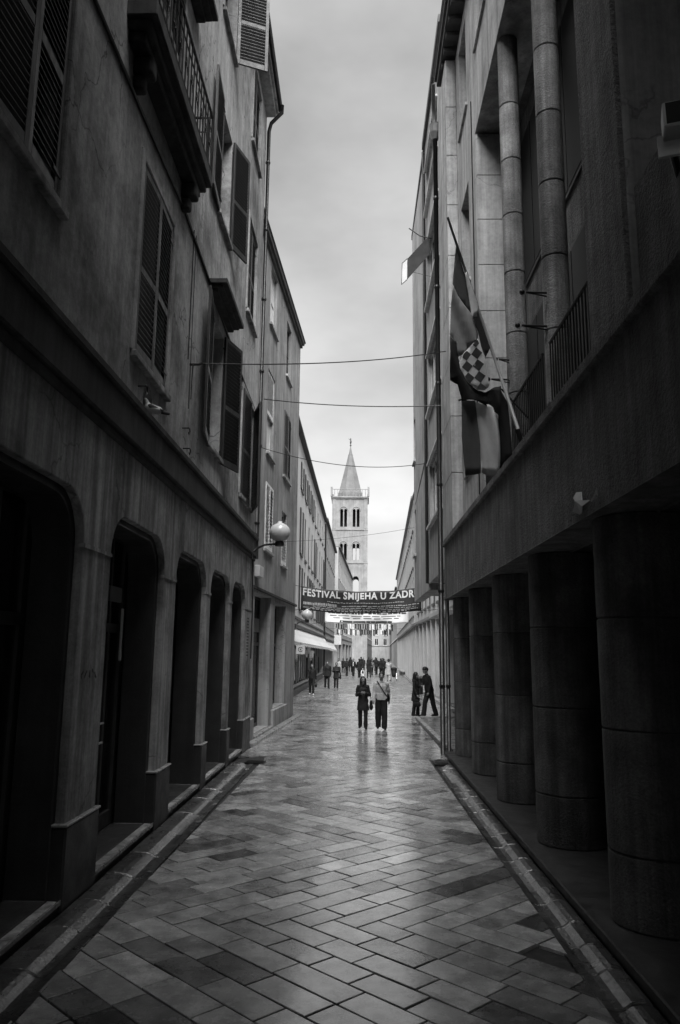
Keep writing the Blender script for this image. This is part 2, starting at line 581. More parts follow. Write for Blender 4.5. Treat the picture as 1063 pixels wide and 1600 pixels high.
def street_material():
    m = bpy.data.materials.new('wet_diagonal_paving')
    m.use_nodes = True
    t = m.node_tree
    N, K = t.nodes, t.links.new
    b = N['Principled BSDF']
    tc = N.new('ShaderNodeTexCoord')
    mp = N.new('ShaderNodeMapping')
    mp.inputs['Rotation'].default_value = (0, 0, R(45))
    K(tc.outputs['Object'], mp.inputs['Vector'])
    br = N.new('ShaderNodeTexBrick')
    br.inputs['Scale'].default_value = 1.0
    br.inputs['Brick Width'].default_value = 0.56
    br.inputs['Row Height'].default_value = 0.29
    br.inputs['Mortar Size'].default_value = 0.008
    br.inputs['Color1'].default_value = (0.23,)*3 + (1,)
    br.inputs['Color2'].default_value = (0.12,)*3 + (1,)
    br.inputs['Mortar'].default_value = (0.03,)*3 + (1,)
    K(mp.outputs['Vector'], br.inputs['Vector'])
    K(br.outputs['Color'], b.inputs['Base Color'])
    n = N.new('ShaderNodeTexNoise')
    n.inputs['Scale'].default_value = 1.1
    n.inputs['Detail'].default_value = 5
    K(tc.outputs['Object'], n.inputs['Vector'])
    r = N.new('ShaderNodeMapRange')
    r.inputs['From Min'].default_value = 0.3
    r.inputs['From Max'].default_value = 0.7
    r.inputs['To Min'].default_value = 0.16
    r.inputs['To Max'].default_value = 0.42
    K(n.outputs['Fac'], r.inputs['Value'])
    K(r.outputs['Result'], b.inputs['Roughness'])
    bp = N.new('ShaderNodeBump')
    bp.inputs['Strength'].default_value = 0.25
    bp.inputs['Distance'].default_value = 0.01
    n2 = N.new('ShaderNodeTexNoise')
    n2.inputs['Scale'].default_value = 2.3
    n2.inputs['Detail'].default_value = 4
    K(tc.outputs['Object'], n2.inputs['Vector'])
    K(n2.outputs['Fac'], bp.inputs['Height'])
    K(bp.outputs['Normal'], b.inputs['Normal'])
    return m
g = MB()
g.add([(-14, 44.8, -0.004), (14, 44.8, -0.004), (14, 330, -0.004), (-14, 330, -0.004)], [(0, 1, 2, 3)])
street = g.build('street', street_material())
street['kind'] = 'structure'

g = MB()
g.add([(-3.4, -8, -0.03), (5.4, -8, -0.03), (5.4, 45.5, -0.03), (-4.6, 45.5, -0.03)], [(0, 1, 2, 3)])
paving = g.build('paving', M_bed)
paving['kind'] = 'structure'

def clip_poly(poly, a, b, c):   # keep a*x+b*y<=c
    out = []
    for i in range(len(poly)):
        p, q = poly[i], poly[(i+1) % len(poly)]
        dp, dq = a*p[0]+b*p[1]-c, a*q[0]+b*q[1]-c
        if dp <= 0:
            out.append(p)
        if (dp < 0 < dq) or (dq < 0 < dp):
            t = dp/(dp-dq)
            out.append((p[0]+(q[0]-p[0])*t, p[1]+(q[1]-p[1])*t))
    return out
def poly_area(p):
    return 0.5*sum(p[i][0]*p[(i+1) % len(p)][1]-p[(i+1) % len(p)][0]*p[i][1] for i in range(len(p)))

TW = 0.288
def paving_tiles():
    rnd = random.Random(11)
    c45 = math.sqrt(0.5)
    y_ref = 7.6
    ZN = 15                      # zone thickness in cells
    cells = TW/math.sqrt(2)      # y advance per n
    n_ref = round(y_ref/cells)
    def zone(n):
        return (n-n_ref)//ZN
    tiles = []
    nmax = int(46/cells)
    nmin = int(3.6/cells)
    # long strips: direction a runs (1,-1), direction b runs (1,1)
    zmin, zmax = zone(nmin), zone(nmax)
    for z in range(zmin, zmax+1):
        n0, n1 = n_ref+z*ZN, n_ref+(z+1)*ZN
        par = z % 2              # -1 -> a ; 0 -> b ...
        along_u = (par == 1)     # zone just before y_ref runs along (1,-1)
        # n = k-j ; x=(u+v)/sqrt2 with u=j*w, v=k*w ; y=(v-u)/sqrt2
        for q in range(-170, 170):
            if along_u:
                k = q
                j0, j1 = k-n1+1, k-n0+1   # cells j with n0 <= k-j < n1
                lo, hi = j0*TW, j1*TW
                x_mid = ((lo+hi)/2 + k*TW)*c45
            else:
                j = q
                k0, k1 = j+n0, j+n1
                lo, hi = k0*TW, k1*TW
                x_mid = (j*TW + (lo+hi)/2)*c45
            if abs(x_mid) > 5.5:
                continue
            cuts = [lo]
            while cuts[-1] < hi-0.30:
                cuts.append(min(hi, cuts[-1]+rnd.uniform(0.42, 0.72)))
            if hi-cuts[-1] > 1e-6:
                if hi-cuts[-1] < 0.3 and len(cuts) > 1:
                    cuts[-1] = hi
                else:
                    cuts.append(hi)
            for a, b in zip(cuts, cuts[1:]):
                if along_u:
                    uv = [(a, k*TW), (b, k*TW), (b, (k+1)*TW), (a, (k+1)*TW)]
                else:
                    uv = [(j*TW, a), ((j+1)*TW, a), ((j+1)*TW, b), (j*TW, b)]
                poly = [((u+v)*c45, (v-u)*c45) for u, v in uv]
                tiles.append(poly)
    return tiles

def tile_geom(poly, rnd, joint=0.0075):
    if poly_area(poly) < 0:
        poly = poly[::-1]
    cx = sum(p[0] for p in poly)/len(poly)
    cy = sum(p[1] for p in poly)/len(poly)
    # inset by moving every edge inwards (poly is convex, counter-clockwise)
    def inset(pl, d):
        for i in range(len(poly)):
            p, q = poly[i], poly[(i+1) % len(poly)]
            ex, ey = q[0]-p[0], q[1]-p[1]
            ln = math.hypot(ex, ey)
            if ln < 1e-5:
                continue
            nx, ny = ey/ln, -ex/ln       # outward
            pl = clip_poly(pl, nx, ny, nx*p[0]+ny*p[1]-d)
            if len(pl) < 3:
                return None
        return pl
    a = inset(list(poly), joint)
    if not a:
        return None
    b = inset(list(poly), joint+0.005)
    if not b or len(b) != len(a):
        return None
    h = rnd.uniform(-0.002, 0.002)
    tx, ty = rnd.gauss(0, 0.006), rnd.gauss(0, 0.006)
    def z(p, dz):
        return (p[0], p[1], h+dz+(p[0]-cx)*tx+(p[1]-cy)*ty)
    n = len(a)
    vs = [z(p, 0) for p in b]+[z(p, -0.0035) for p in a]+[(p[0], p[1], -0.035) for p in a]
    fs = [tuple(range(n))]
    for i in range(n):
        j = (i+1) % n
        fs.append((n+i, n+j, j, i))
        fs.append((2*n+i, 2*n+j, n+j, n+i))
    return vs, fs, (cx, cy)

def build_paving():
    rnd = random.Random(5)
    near, far = [], []
    for poly in paving_tiles():
        cy = sum(p[1] for p in poly)/4
        if cy < 4.3 or cy > 45:
            continue
        if cy < 18.4:
            q = clip_poly(poly, -1, 0.0135, 2.27+0.0135*5.4)
            q = clip_poly(q, 1, 0.008, 1.74+0.008*5.7) if len(q) > 2 else q
        else:
            q = clip_poly(poly, -1, 0.055 if cy < 29 else 0.0, (2.66+0.055*20.4) if cy < 29 else 4.3)
            q = clip_poly(q, 1, 0, 2.13 if cy < 29.4 else 3.9) if len(q) > 2 else q
        if len(q) < 3 or abs(poly_area(q)) < 0.004:
            continue
        gm_ = tile_geom(q, rnd)
        if gm_:
            (near if cy < 17 else far).append(gm_)
    near.sort(key=lambda t: t[2][1])
    vis = [t for t in near if t[2][1] > 4.9]
    rest = [t for t in near if t[2][1] <= 4.9]+vis[300:]+far
    for vs_, fs_, c in vis[:300]:
        ps_ = MB().add(vs_, fs_).build('paving_stone', M_paver, paving)
        tn = rnd.uniform(0.2, 0.45) if rnd.random() < 0.11 else rnd.choice((rnd.uniform(0.55, 0.95), rnd.uniform(0.9, 1.5)))
        ps_.color = (tn, tn, tn, 1)
    mb = MB()
    for vs_, fs_, c in rest:
        mb.add(vs_, fs_)
    mb.build('distant_paving_stones', M_paver_far, paving, kind='stuff')
build_paving()

def sweep_y(mb, prof, y0, y1, dx=0.0, base=-0.05, nseg=2):
    """closed block: profile (x,z) swept from y0 to y1, flat underneath; ends slightly rounded down"""
    n = len(prof)
    ys = [y0, y0+0.012, y1-0.012, y1]
    dz = [-0.012, 0, 0, -0.012]
    vs = []
    for y, d in zip(ys, dz):
        for x, z in prof:
            vs.append((x+dx, y, z+d))
    fs = []
    for i in range(3):
        for k in range(n-1):
            fs.append((i*n+k, i*n+k+1, (i+1)*n+k+1, (i+1)*n+k))
    o = len(vs)
    for y in (y0, y1):
        vs.append((prof[0][0]+dx, y, base))
        vs.append((prof[-1][0]+dx, y, base))
    fs.append(tuple(range(n))+(o+1, o))
    fs.append(tuple(3*n+k for k in reversed(range(n)))+(o+2, o+3))
    fs.append((0, o, o+2, 3*n))
    fs.append((n-1, 4*n-1, o+3, o+1))
    return mb.add(vs, fs)

def gutter(xs, y0, y1, lo, hi, seed):
    rnd = random.Random(seed)
    root = MB()
    x0, x1 = min(p[0] for p in xs), max(p[0] for p in xs)
    root.box(x0+0.01, x1-0.01, y0, y1, -0.07, -0.045)
    rt = root.build('gutter', M_bed)
    rt['kind'] = 'structure'
    y = y0
    while y < y1-0.1:
        ln = min(rnd.uniform(lo, hi), y1-y)
        j = rnd.uniform(-0.006, 0.006)
        mb = MB()
        pr = [(x+rnd.uniform(-0.004, 0.004), z+j+rnd.uniform(-0.003, 0.003)) for x, z in xs]
        sweep_y(mb, pr, y+0.006, y+ln-0.006)
        mb.build('gutter_stone', M_gutter, rt, smooth=False)
        y += ln
    return rt
# border strip beside the paving on the left, channel and rounded stone against the wall
gutter([(-2.305, -0.004), (-2.22, 0.0)], 3.5, 17.2, 0.9, 1.4, 3)
gutter([(-2.69, 0.030), (-2.62, 0.036), (-2.54, 0.034), (-2.48, 0.026), (-2.44, 0.012), (-2.41, -0.004), (-2.39, -0.014), (-2.35, -0.018), (-2.312, -0.014)], 3.5, 17.2, 0.75, 1.2, 4)
gutter([(1.705, -0.006), (1.74, -0.014), (1.80, -0.022), (1.86, -0.014), (1.89, 0.004), (1.92, 0.020), (1.97, 0.028), (2.02, 0.026), (2.06, 0.014)], 3.5, 17.3, 0.42, 0.66, 6)

# drain grates where the gutters end
def drain(x, y, w, label):
    t = thing('gutter_drain', label, 'drain', loc=(x, y, 0))
    fr = MB()
    for a, b, c, d in ((-w, w, -0.17, -0.14), (-w, w, 0.14, 0.17), (-w, -w+0.03, -0.14, 0.14), (w-0.03, w, -0.14, 0.14)):
        fr.box(a, b, c, d, -0.02, 0.018)
    fr.build('grate_frame', M_iron, t)
    for i in range(5):
        s = -0.11+0.055*i
        MB().box(-w+0.03, w-0.03, s-0.012, s+0.012, -0.02, 0.012).build('grate_bar', M_iron, t)
drain(-2.22, 17.45, 0.22, 'black iron drain grate at the end of the left gutter')
drain(1.86, 17.55, 0.17, 'black iron drain grate at the foot of the right downpipe')

def kerb_line(a, b, w, h, ln, name='kerb'):
    a, b = Vector((a[0], a[1], 0)), Vector((b[0], b[1], 0))
    d = (b-a)
    L_ = d.length
    d.normalize()
    n = Vector((d.y, -d.x, 0))
    mb = MB()
    mb.hexa([a+n*0.01+Vector((0, 0, -0.05)), a+n*(w-0.01)+Vector((0, 0, -0.05)), b+n*(w-0.01)+Vector((0, 0, -0.05)), b+n*0.01+Vector((0, 0, -0.05)),
             a+n*0.01+Vector((0, 0, -0.02)), a+n*(w-0.01)+Vector((0, 0, -0.02)), b+n*(w-0.01)+Vector((0, 0, -0.02)), b+n*0.01+Vector((0, 0, -0.02))])
    rt = mb.build(name, M_bed)
    rt['kind'] = 'structure'
    k = max(1, round(L_/ln))
    for i in range(k):
        p, q = a+d*(L_*i/k+0.005), a+d*(L_*(i+1)/k-0.005)
        z0, z1 = Vector((0, 0, -0.04)), Vector((0, 0, h+random.uniform(-0.004, 0.004)))
        MB().hexa([p+z0, p+n*w+z0, q+n*w+z0, q+z0, p+z1, p+n*w+z1, q+n*w+z1, q+z1]).build('kerb_stone', M_kerb, rt, bevel=0.012, segs=2)
kerb_line((-2.84, 20.3), (-2.30, 29.9), 0.2, 0.07, 1.2)
kerb_line((2.22, 20.6), (2.14, 29.6), 0.15, 0.07, 1.1)
kerb_line((2.32, 29.45), (4.5, 29.6), -0.15, 0.07, 0.9)
kerb_line((3.86, 33), (3.92, 50), 0.25, 0.10, 1.6)
kerb_line((3.92, 50), (5.65, 119), 0.25, 0.10, 1.7)
g = MB()
g.hexa([(2.38, 19.2, -0.05), (4.7, 19.2, -0.05), (4.7, 29.4, -0.05), (2.31, 29.4, -0.05), (2.38, 19.2, 0.03), (4.7, 19.2, 0.03), (4.7, 29.4, 0.03), (2.31, 29.4, 0.03)])
pv = g.build('pavement', M_ground)
pv['kind'] = 'structure'

# ================================================================== LEFT FRONT BUILDING
def shell(fc, parent, t, depth, z1, mat=M_dark, name='rear_walls', floors=(), roofm=None, z0=0.0):
    mb = MB()
    e = 0.003
    fc.box(mb, 0.02, fc.len-0.02, -depth, -depth+0.2, z0, z1)
    fc.box(mb, 0.02, 0.3, -depth+0.2, -t-e, z0, z1)
    fc.box(mb, fc.len-0.3, fc.len-0.02, -depth+0.2, -t-e, z0, z1)
    for z in floors:
        fc.box(mb, 0.3, fc.len-0.3, -depth+0.2, -t-e, z, z+0.2)
    o = mb.build(name, mat, parent)
    return o

b1 = thing('corner_house', 'old grey stuccoed house with arched shop openings and dark shutters, nearest on the left', 'house', loc=(0, 0, 0))
F1 = Facade((-2.75, -6), (-2.75, 20), +1)
Y1 = lambda y: y+6.0
arches = [(-4.6, -2.2), (-1.4, 1.0), (1.9, 4.0), (4.75, 7.55), (8.4, 10.8), (11.5, 13.85), (14.25, 16.45), (16.75, 18.75)]
wins1 = [('W1', 4.85, 6.3, 6.35, 9.0), ('W2', 8.75, 10.3, 5.95, 8.5), ('W3', 13.35, 14.6, 6.1, 8.6), ('W4', 17.25, 19.2, 5.95, 8.5),
         ('D', 8.6, 10.3, 9.96, 12.5), ('r2w3', 13.5, 14.75, 10.75, 13.1), ('r2w4', 17.4, 18.85, 10.55, 13.0),
         ('r3w2', 9.0, 10.4, 15.0, 17.2), ('r3w3', 13.25, 14.6, 15.0, 17.2), ('r3w4', 17.35, 18.75, 15.1, 17.3), ('W0', 0.8, 2.3, 6.3, 8.9)]
holes = [arch_flat(Y1(a), Y1(b), 0.12, 3.93, 0.5, 8) for a, b in arches]
holes += [rect(Y1(a), Y1(b), c, d) for _, a, b, c, d in wins1]
holes.append(arch_round(Y1(9.3), Y1(9.72), 5.34, 5.80, 8))   # pigeon niche
mb = MB()
F1.wall(mb, rect(0, 26, 4.78, 17.75), [h for h in holes[len(arches):]], 0.45)
wall1 = mb.build('upper_wall', M_stucco_l, b1)
mb = MB()
F1.wall(mb, rect(0, 26, 0.0, 4.78), holes[:len(arches)], 0.10, o=0.012)
low1 = mb.build('arcade_wall', M_band_l, b1, bevel=0.012)
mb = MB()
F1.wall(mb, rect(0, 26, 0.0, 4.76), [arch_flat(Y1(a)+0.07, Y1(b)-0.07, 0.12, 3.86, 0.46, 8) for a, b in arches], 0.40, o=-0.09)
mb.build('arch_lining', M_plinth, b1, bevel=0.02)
mb = MB()
for q in (0.1, 0.1):
    break
F1.box(mb, 0, 26, -0.02, 0.055, 4.70, 4.80)
F1.box(mb, 0, 26, -0.02, 0.10, 4.80, 5.22)
F1.box(mb, 0, 26, -0.02, 0.14, 5.22, 5.33)
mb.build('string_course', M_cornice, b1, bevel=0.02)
mb = MB()
F1.box(mb, Y1(9.25), Y1(9.77), -0.30, -0.12, 5.34, 5.84)
mb.build('niche_back', M_dark, b1)
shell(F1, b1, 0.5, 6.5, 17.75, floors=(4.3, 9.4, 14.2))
# thresholds and shop floor
mb = MB()
F1.box(mb, 0.3, 25.7, -6.2, 0.022, 0.0, 0.10)
mb.build('shop_floor', M_plinth, b1)
for a, b in [(-2.2, -1.4), (1.0, 1.9), (4.0, 4.75), (7.55, 8.4), (10.8, 11.5), (13.85, 14.25), (16.45, 16.75), (18.75, 20.0)]:
    mb = MB()
    F1.box(mb, Y1(a)-0.05, min(26, Y1(b)+0.04), -0.3, 0.05, 0.0, 0.76)
    pl = mb.build('plinth', M_plinth, b1, bevel=0.02)
    mb = MB()
    F1.box(mb, Y1(a)-0.06, min(26.01, Y1(b)+0.05), -0.28, 0.06, 0.76, 0.785)
    mb.build('plinth_cap', M_kerb, pl, bevel=0.006)
    mb = MB()
    F1.box(mb, Y1(a)-0.008, min(25.98, Y1(b)+0.008), -0.06, 0.026, 3.40, 3.44)
    mb.build('impost', M_band_l, b1)
for i, (a, b) in enumerate(arches):
    if b < 2:
        continue
    s0, s1 = Y1(a), Y1(b)
    mb = MB()
    o0, o1 = -0.62, -0.54
    F1.box(mb, s0-0.1, s0+0.08, o0, o1, 0.11, 4.2)
    F1.box(mb, s1-0.08, s1+0.1, o0, o1, 0.11, 4.2)
    F1.box(mb, s0+0.08, s1-0.08, o0, o1, 2.62, 2.74)
    F1.box(mb, s0+0.08, s1-0.08, o0, o1, 0.11, 0.3)
    F1.box(mb, s0+0.08, s1-0.08, o0, o1, 3.86, 4.2)
    ms = [s0+(s1-s0)*k/4 for k in (1, 2, 3)]
    for m_ in ms:
        F1.box(mb, m_-0.04, m_+0.04, o0+0.003, o1+0.003, 0.3, 2.62)
        F1.box(mb, m_-0.03, m_+0.03, o0+0.003, o1+0.003, 2.74, 3.86)
    sf = mb.build('shop_front', M_frame, b1)
    mb = MB()
    F1.box(mb, s0, s1, o0+0.03, o0+0.045, 0.2, 4.0)
    mb.build('pane', M_shopglass, sf)
    for m_ in (ms[1]-0.30, ms[1]+0.30):
        for zz in (1.22, 1.46):
            mb = MB()
            F1.box(mb, m_-0.17, m_+0.17, o1+0.03, o1+0.055, zz, zz+0.022)
            mb.build('push_bar', M_plaster, sf)  # white colour stands in for the sky's glint on metal bars
    for m_ in (ms[1]-0.06, ms[1]+0.06):
        mb = MB()
        mb.tube([F1.p(m_, o1+0.05, 0.95), F1.p(m_, o1+0.05, 1.35)], 0.014, 8)
        for zz in (0.97, 1.33):
            mb.tube([F1.p(m_, o1, zz), F1.p(m_, o1+0.05, zz)], 0.010, 6)
        mb.build('door_handle', M_metal, sf)
    mb = MB()
    F1.box(mb, s0+0.02, s1-0.02, 0.026, 0.045, 0.085, 0.135)
    mb.build('door_sill', M_gutter, sf, bevel=0.006)
mb = MB()
F1.box(mb, Y1(10.55), Y1(10.62), -0.50, -0.48, 2.25, 2.95)
mb.build('door_light_strip', M_plaster, b1)
mb = MB()
F1.box(mb, Y1(9.95), Y1(10.45), -0.50, -0.47, 3.02, 3.22)
mb.build('shop_sign', M_cloth_mid, b1)
# windows
def surround(fc, parent, s0, s1, z0, z1, w=0.13, o=0.03, mat=M_stucco_l, parentwin=None):
    mb = MB()
    fc.box(mb, s0-w, s0-0.003, -0.02, o, z0-0.003, z1+w)
    fc.box(mb, s1+0.003, s1+w, -0.02, o, z0-0.003, z1+w)
    fc.box(mb, s0-0.003, s1+0.003, -0.02, o+0.004, z1+0.003, z1+w)
    return mb.build('window_surround', mat, parentwin or parent, bevel=0.012)
for nm, a, b, c, d in wins1:
    s0, s1 = Y1(a), Y1(b)
    w = window(F1, b1, s0, s1, c, d, rec=0.2, fm=M_frame if nm != 'r3w3' else M_wood_mid, sm=M_band_l)
    if nm not in ('W3', 'r2w3'):
        surround(F1, b1, s0, s1, c, d, parentwin=w)
ww = 0.72
shutter(F1, b1, Y1(8.78), 5.98, 8.47, 0.755, 2, +1, off=-0.01)
shutter(F1, b1, Y1(10.27), 5.98, 8.47, 0.755, 2, -1, off=-0.01)
shutter(F1, b1, Y1(4.88), 6.38, 8.97, 0.70, 3, +1, off=-0.02)
shutter(F1, b1, Y1(6.27), 6.38, 8.97, 0.70, 3, -1, off=-0.02)
shutter(F1, b1, Y1(13.33), 6.0, 8.65, 0.95, 173, +1, label='dark louvred shutter folded back towards the niche')
shutter(F1, b1, Y1(14.62), 6.0, 8.65, 0.80, 164, -1)
shutter(F1, b1, Y1(17.27), 5.85, 8.5, 0.98, 3, +1, off=0.03)
shutter(F1, b1, Y1(19.18), 5.85, 8.5, 0.98, 16, -1, off=0.03)
shutter(F1, b1, Y1(13.48), 10.7, 13.15, 0.95, 177, +1)
shutter(F1, b1, Y1(14.77), 10.7, 13.15, 0.75, 162, -1)
shutter(F1, b1, Y1(14.62), 14.95, 17.3, 0.70, 112, -1, mat=M_wood_mid)
shutter(F1, b1, Y1(8.62), 9.98, 12.48, 0.82, 2, +1, off=-0.02)
shutter(F1, b1, Y1(10.28), 9.98, 12.48, 0.82, 2, -1, off=-0.02)
shutter(F1, b1, Y1(17.42), 10.57, 12.98, 0.70, 2, +1, off=-0.06)
shutter(F1, b1, Y1(18.83), 10.57, 12.98, 0.70, 2, -1, off=-0.06)
shutter(F1, b1, Y1(17.37), 15.12, 17.28, 0.68, 2, +1, off=-0.06)
shutter(F1, b1, Y1(18.73), 15.12, 17.28, 0.68, 2, -1, off=-0.06)
shutter(F1, b1, Y1(9.02), 15.0, 17.2, 0.68, 2, +1, off=-0.02)
shutter(F1, b1, Y1(10.38), 15.0, 17.2, 0.68, 2, -1, off=-0.02)
# hoods
def hood(fc, parent, s0, s1, z, out, name='window_hood', mat=M_cornice):
    mb = MB()
    fc.box(mb, s0+0.1, s1-0.1, -0.02, out*0.45, z-0.16, z-0.09)
    fc.box(mb, s0+0.05, s1-0.05, -0.02, out*0.75, z-0.09, z-0.04)
    fc.box(mb, s0, s1, -0.02, out, z-0.04, z+0.06)
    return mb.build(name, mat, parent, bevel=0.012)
hood(F1, b1, Y1(12.95), Y1(15.0), 9.02, 0.34)
hood(F1, b1, Y1(8.2), Y1(11.2), 12.85, 0.34)
# iron balcony on the first floor
def balcony():
    s0, s1 = Y1(7.75), Y1(11.2)
    mb = MB()
    F1.box(mb, s0, s1, -0.02, 0.36, 9.72, 9.93)
    F1.box(mb, s0+0.06, s1-0.06, -0.02, 0.28, 9.60, 9.72)
    F1.box(mb, s0+0.12, s1-0.12, -0.02, 0.20, 9.48, 9.60)
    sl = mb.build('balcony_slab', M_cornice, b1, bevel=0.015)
    for ss in (s0+0.35, s1-0.55):
        m2 = MB()
        F1.box(m2, ss, ss+0.2, -0.02, 0.24, 9.24, 9.48)
        F1.box(m2, ss+0.02, ss+0.18, -0.02, 0.14, 9.05, 9.24)
        m2.build('console', M_cornice, sl, bevel=0.04, segs=3)
    r = MB()
    o = 0.32
    zt = 10.98
    P = F1.p
    r.tube([P(s0+0.03, 0, zt), P(s0+0.03, o, zt), P(s1-0.03, o, zt), P(s1-0.03, 0, zt)], 0.022, 6)
    r.tube([P(s0+0.03, 0, 10.04), P(s0+0.03, o, 10.04), P(s1-0.03, o, 10.04), P(s1-0.03, 0, 10.04)], 0.014, 6)
    r.tube([P(s0+0.03, 0, 10.72), P(s0+0.03, o, 10.72), P(s1-0.03, o, 10.72), P(s1-0.03, 0, 10.72)], 0.011, 6)
    rl = r.build('balcony_railing', M_iron, b1)
    n = 20
    for i in range(n+1):
        s = s0+0.03+(s1-s0-0.06)*i/n
        q = MB()
        q.tube([P(s, o, 9.93), P(s, o, zt)], 0.011, 6)
        q.build('baluster', M_iron, rl)
    # scrolls between the balusters
    for i in range(0, n, 2):
        s = s0+0.03+(s1-s0-0.06)*(i+1)/n
        q = MB()
        pts = []
        for k in range(22):
            a = k/21*2.6*math.pi
            rr_ = 0.095*(1-k/26)
            pts.append(P(s+rr_*math.cos(a), o+0.012, 10.38+0.2*(k/21-0.5)+rr_*math.sin(a)))
        q.tube(pts, 0.008, 5)
        q.build('scroll', M_iron, rl)
    for ss in (s0+0.03, s1-0.03):
        for oo in (0.08, 0.17, 0.26):
            q = MB()
            q.tube([P(ss, oo, 9.93), P(ss, oo, zt)], 0.011, 6)
            q.build('baluster', M_iron, rl)
balcony()
# eaves
mb = MB()
F1.box(mb, 0, 26.0, -0.3, 0.28, 17.752, 17.86)
F1.box(mb, -0.02, 26.03, -0.3, 0.35, 17.86, 17.98)
mb.build('eaves', M_smooth_r, b1, bevel=0.015)
mb = MB()
n = 40
vs_ = []
prof = [(0.36, 17.99), (0.42, 17.93), (0.46, 17.99), (0.46, 18.06), (0.34, 18.10), (-3.2, 19.6), (-6.6, 18.1), (-6.6, 17.98)]
mb.add([F1.p(s, o, z) for s in (-0.03, 26.08) for o, z in prof], [tuple((k, (k+1) % 8, (k+1) % 8+8, k+8)) for k in range(8)]+[tuple(range(8)), tuple(range(15, 7, -1))])
mb.build('roof', M_rooftile, b1)
# thin cables clipped to the wall
mb = MB()
mb.tube([F1.p(Y1(y), 0.02, z) for y, z in ((4.5, 8.96), (6.74, 8.94), (8.52, 8.99), (10.86, 9.12), (12.69, 9.0), (14.56, 8.85), (17.6, 8.64), (19.7, 8.6))], 0.024, 6)
mb.build('wall_cable', M_iron, b1)
mb = MB()
mb.tube([F1.p(Y1(11.55), 0.02, 9.2), F1.p(Y1(11.55), 0.02, 6.96)], 0.008, 5)
mb.tube([F1.p(Y1(11.72), 0.02, 9.2), F1.p(Y1(11.74), 0.02, 6.2)], 0.006, 5)
mb.build('wall_cable', M_iron, b1)
for y, z, k in ((11.78, 6.96, 0), (11.48, 5.80, 1), (11.58, 5.50, 1), (9.05, 5.62, 1), (19.55, 5.40, 2)):
    q = MB()
    P = F1.p
    if k == 0:
        q.tube([P(Y1(y), 0, z), P(Y1(y), 0.14, z), P(Y1(y)+0.01, 0.2, z+0.03)], 0.022, 6)
        q.tube([P(Y1(y)-0.02, 0.05, z), P(Y1(y)-0.03, 0.05, z-0.6)], 0.006, 5)
        q.tube([P(Y1(y)-0.05, 0.07, z), P(Y1(y)-0.06, 0.05, z-0.45)], 0.006, 5)
    else:
        rr_ = 0.05 if k == 1 else 0.11
        q.tube([P(Y1(y), 0, z)]+[P(Y1(y)+rr_*math.sin(a)*0.9, 0.06+0.05, z-rr_+rr_*math.cos(a)) for a in [i*math.pi/6 for i in range(-1, 9)]], 0.010, 5)
    q.build('wall_hook', M_iron, b1)
# faded dark spray tag and white smear on the first pillar
def scribble(fc, parent, s, z, o, w, h, seed, mat, name='spray_tag', n=5):
    rd = random.Random(seed)
    mb = MB()
    for i in range(n):
        x = s+w*i/n
        pts = [(x+rd.uniform(0, w/n*0.8), z+rd.uniform(0, h)) for _ in range(4)]
        for p, q_ in zip(pts, pts[1:]):
            t_ = 0.011
            dx, dz = q_[0]-p[0], q_[1]-p[1]
            ln = math.hypot(dx, dz)+1e-6
            nx, nz = -dz/ln*t_, dx/ln*t_
            j = o+rd.uniform(0, 0.0015)
            mb.add([fc.p(p[0]+nx, j, p[1]+nz), fc.p(p[0]-nx, j, p[1]-nz), fc.p(q_[0]-nx, j, q_[1]-nz), fc.p(q_[0]+nx, j, q_[1]+nz)], [(0, 1, 2, 3)])
    return mb.build(name, mat, parent)
scribble(F1, b1, Y1(7.70), 2.10, 0.0135, 0.5, 0.10, 4, M_cornice)
# peeling notice strip on the end pier
mb = MB()
F1.box(mb, Y1(19.05), Y1(19.45), 0.012, 0.018, 2.15, 3.25)
F1.box(mb, Y1(19.05), Y1(19.40), 0.012, 0.017, 1.85, 2.06)
nb = mb.build('notice_sheet', M_band_l, b1)
mb = MB()
rd = random.Random(3)
for i in range(13):
    z = 3.17-0.075*i
    s = Y1(19.08)
    while s < Y1(19.42):
        e = s+rd.uniform(0.02, 0.06)
        F1.box(mb, s, min(e, Y1(19.43)), 0.018, 0.0192, z, z+0.035)
        s = e+0.015
mb.build('faded_print', M_cornice, nb)

# downpipe at the corner of the left front building
dp = thing('downpipe', 'dark round downpipe down the corner of the left shuttered house', 'downpipe')
mb = MB()
mb.tube([(-2.28, 19.75, 17.95), (-2.28, 19.75, 17.72), (-2.6, 19.85, 17.45), (-2.66, 19.87, 17.2), (-2.66, 19.87, 4.75)], 0.055, 10)
mb.build('pipe', M_iron, dp, smooth=True)
for z in (16.2, 14.1, 12.0, 9.9, 7.8, 5.7):
    q = MB()
    q.lathe([(0.066, -0.03), (0.07, 0), (0.066, 0.03)], (-2.66, 19.87, z), 12)
    q.build('pipe_clip', M_iron, dp)

# ================================================================== LEFT SECOND BUILDING
b2 = thing('narrow_house', 'plain grey rendered house with white framed windows and two tall shop openings, behind the downpipe', 'house')
F2 = Facade((-2.937, 20.0), (-2.41, 29.65), +1)
S2 = F2.s
w2 = [('t1', 22.5, 23.75, 12.5, 14.5, 'frame'), ('t2', 26.0, 27.1, 12.1, 14.15, 'dark'),
      ('m1', 22.5, 23.75, 8.35, 11.0, 'half'), ('m2', 25.85, 27.4, 8.4, 10.75, 'shut'),
      ('l1', 22.55, 23.9, 5.4, 7.45, 'white'), ('l2', 25.85, 26.95, 5.3, 7.15, 'whitehalf')]
holes = [rect(S2(a), S2(b), c, d) for _, a, b, c, d, _ in w2]
holes += [rect(S2(21.35), S2(24.05), 0.16, 4.02), rect(S2(24.85), S2(27.25), 0.62, 3.95)]
mb = MB()
F2.wall(mb, rect(0, F2.len, 0, 14.6), holes, 0.4)
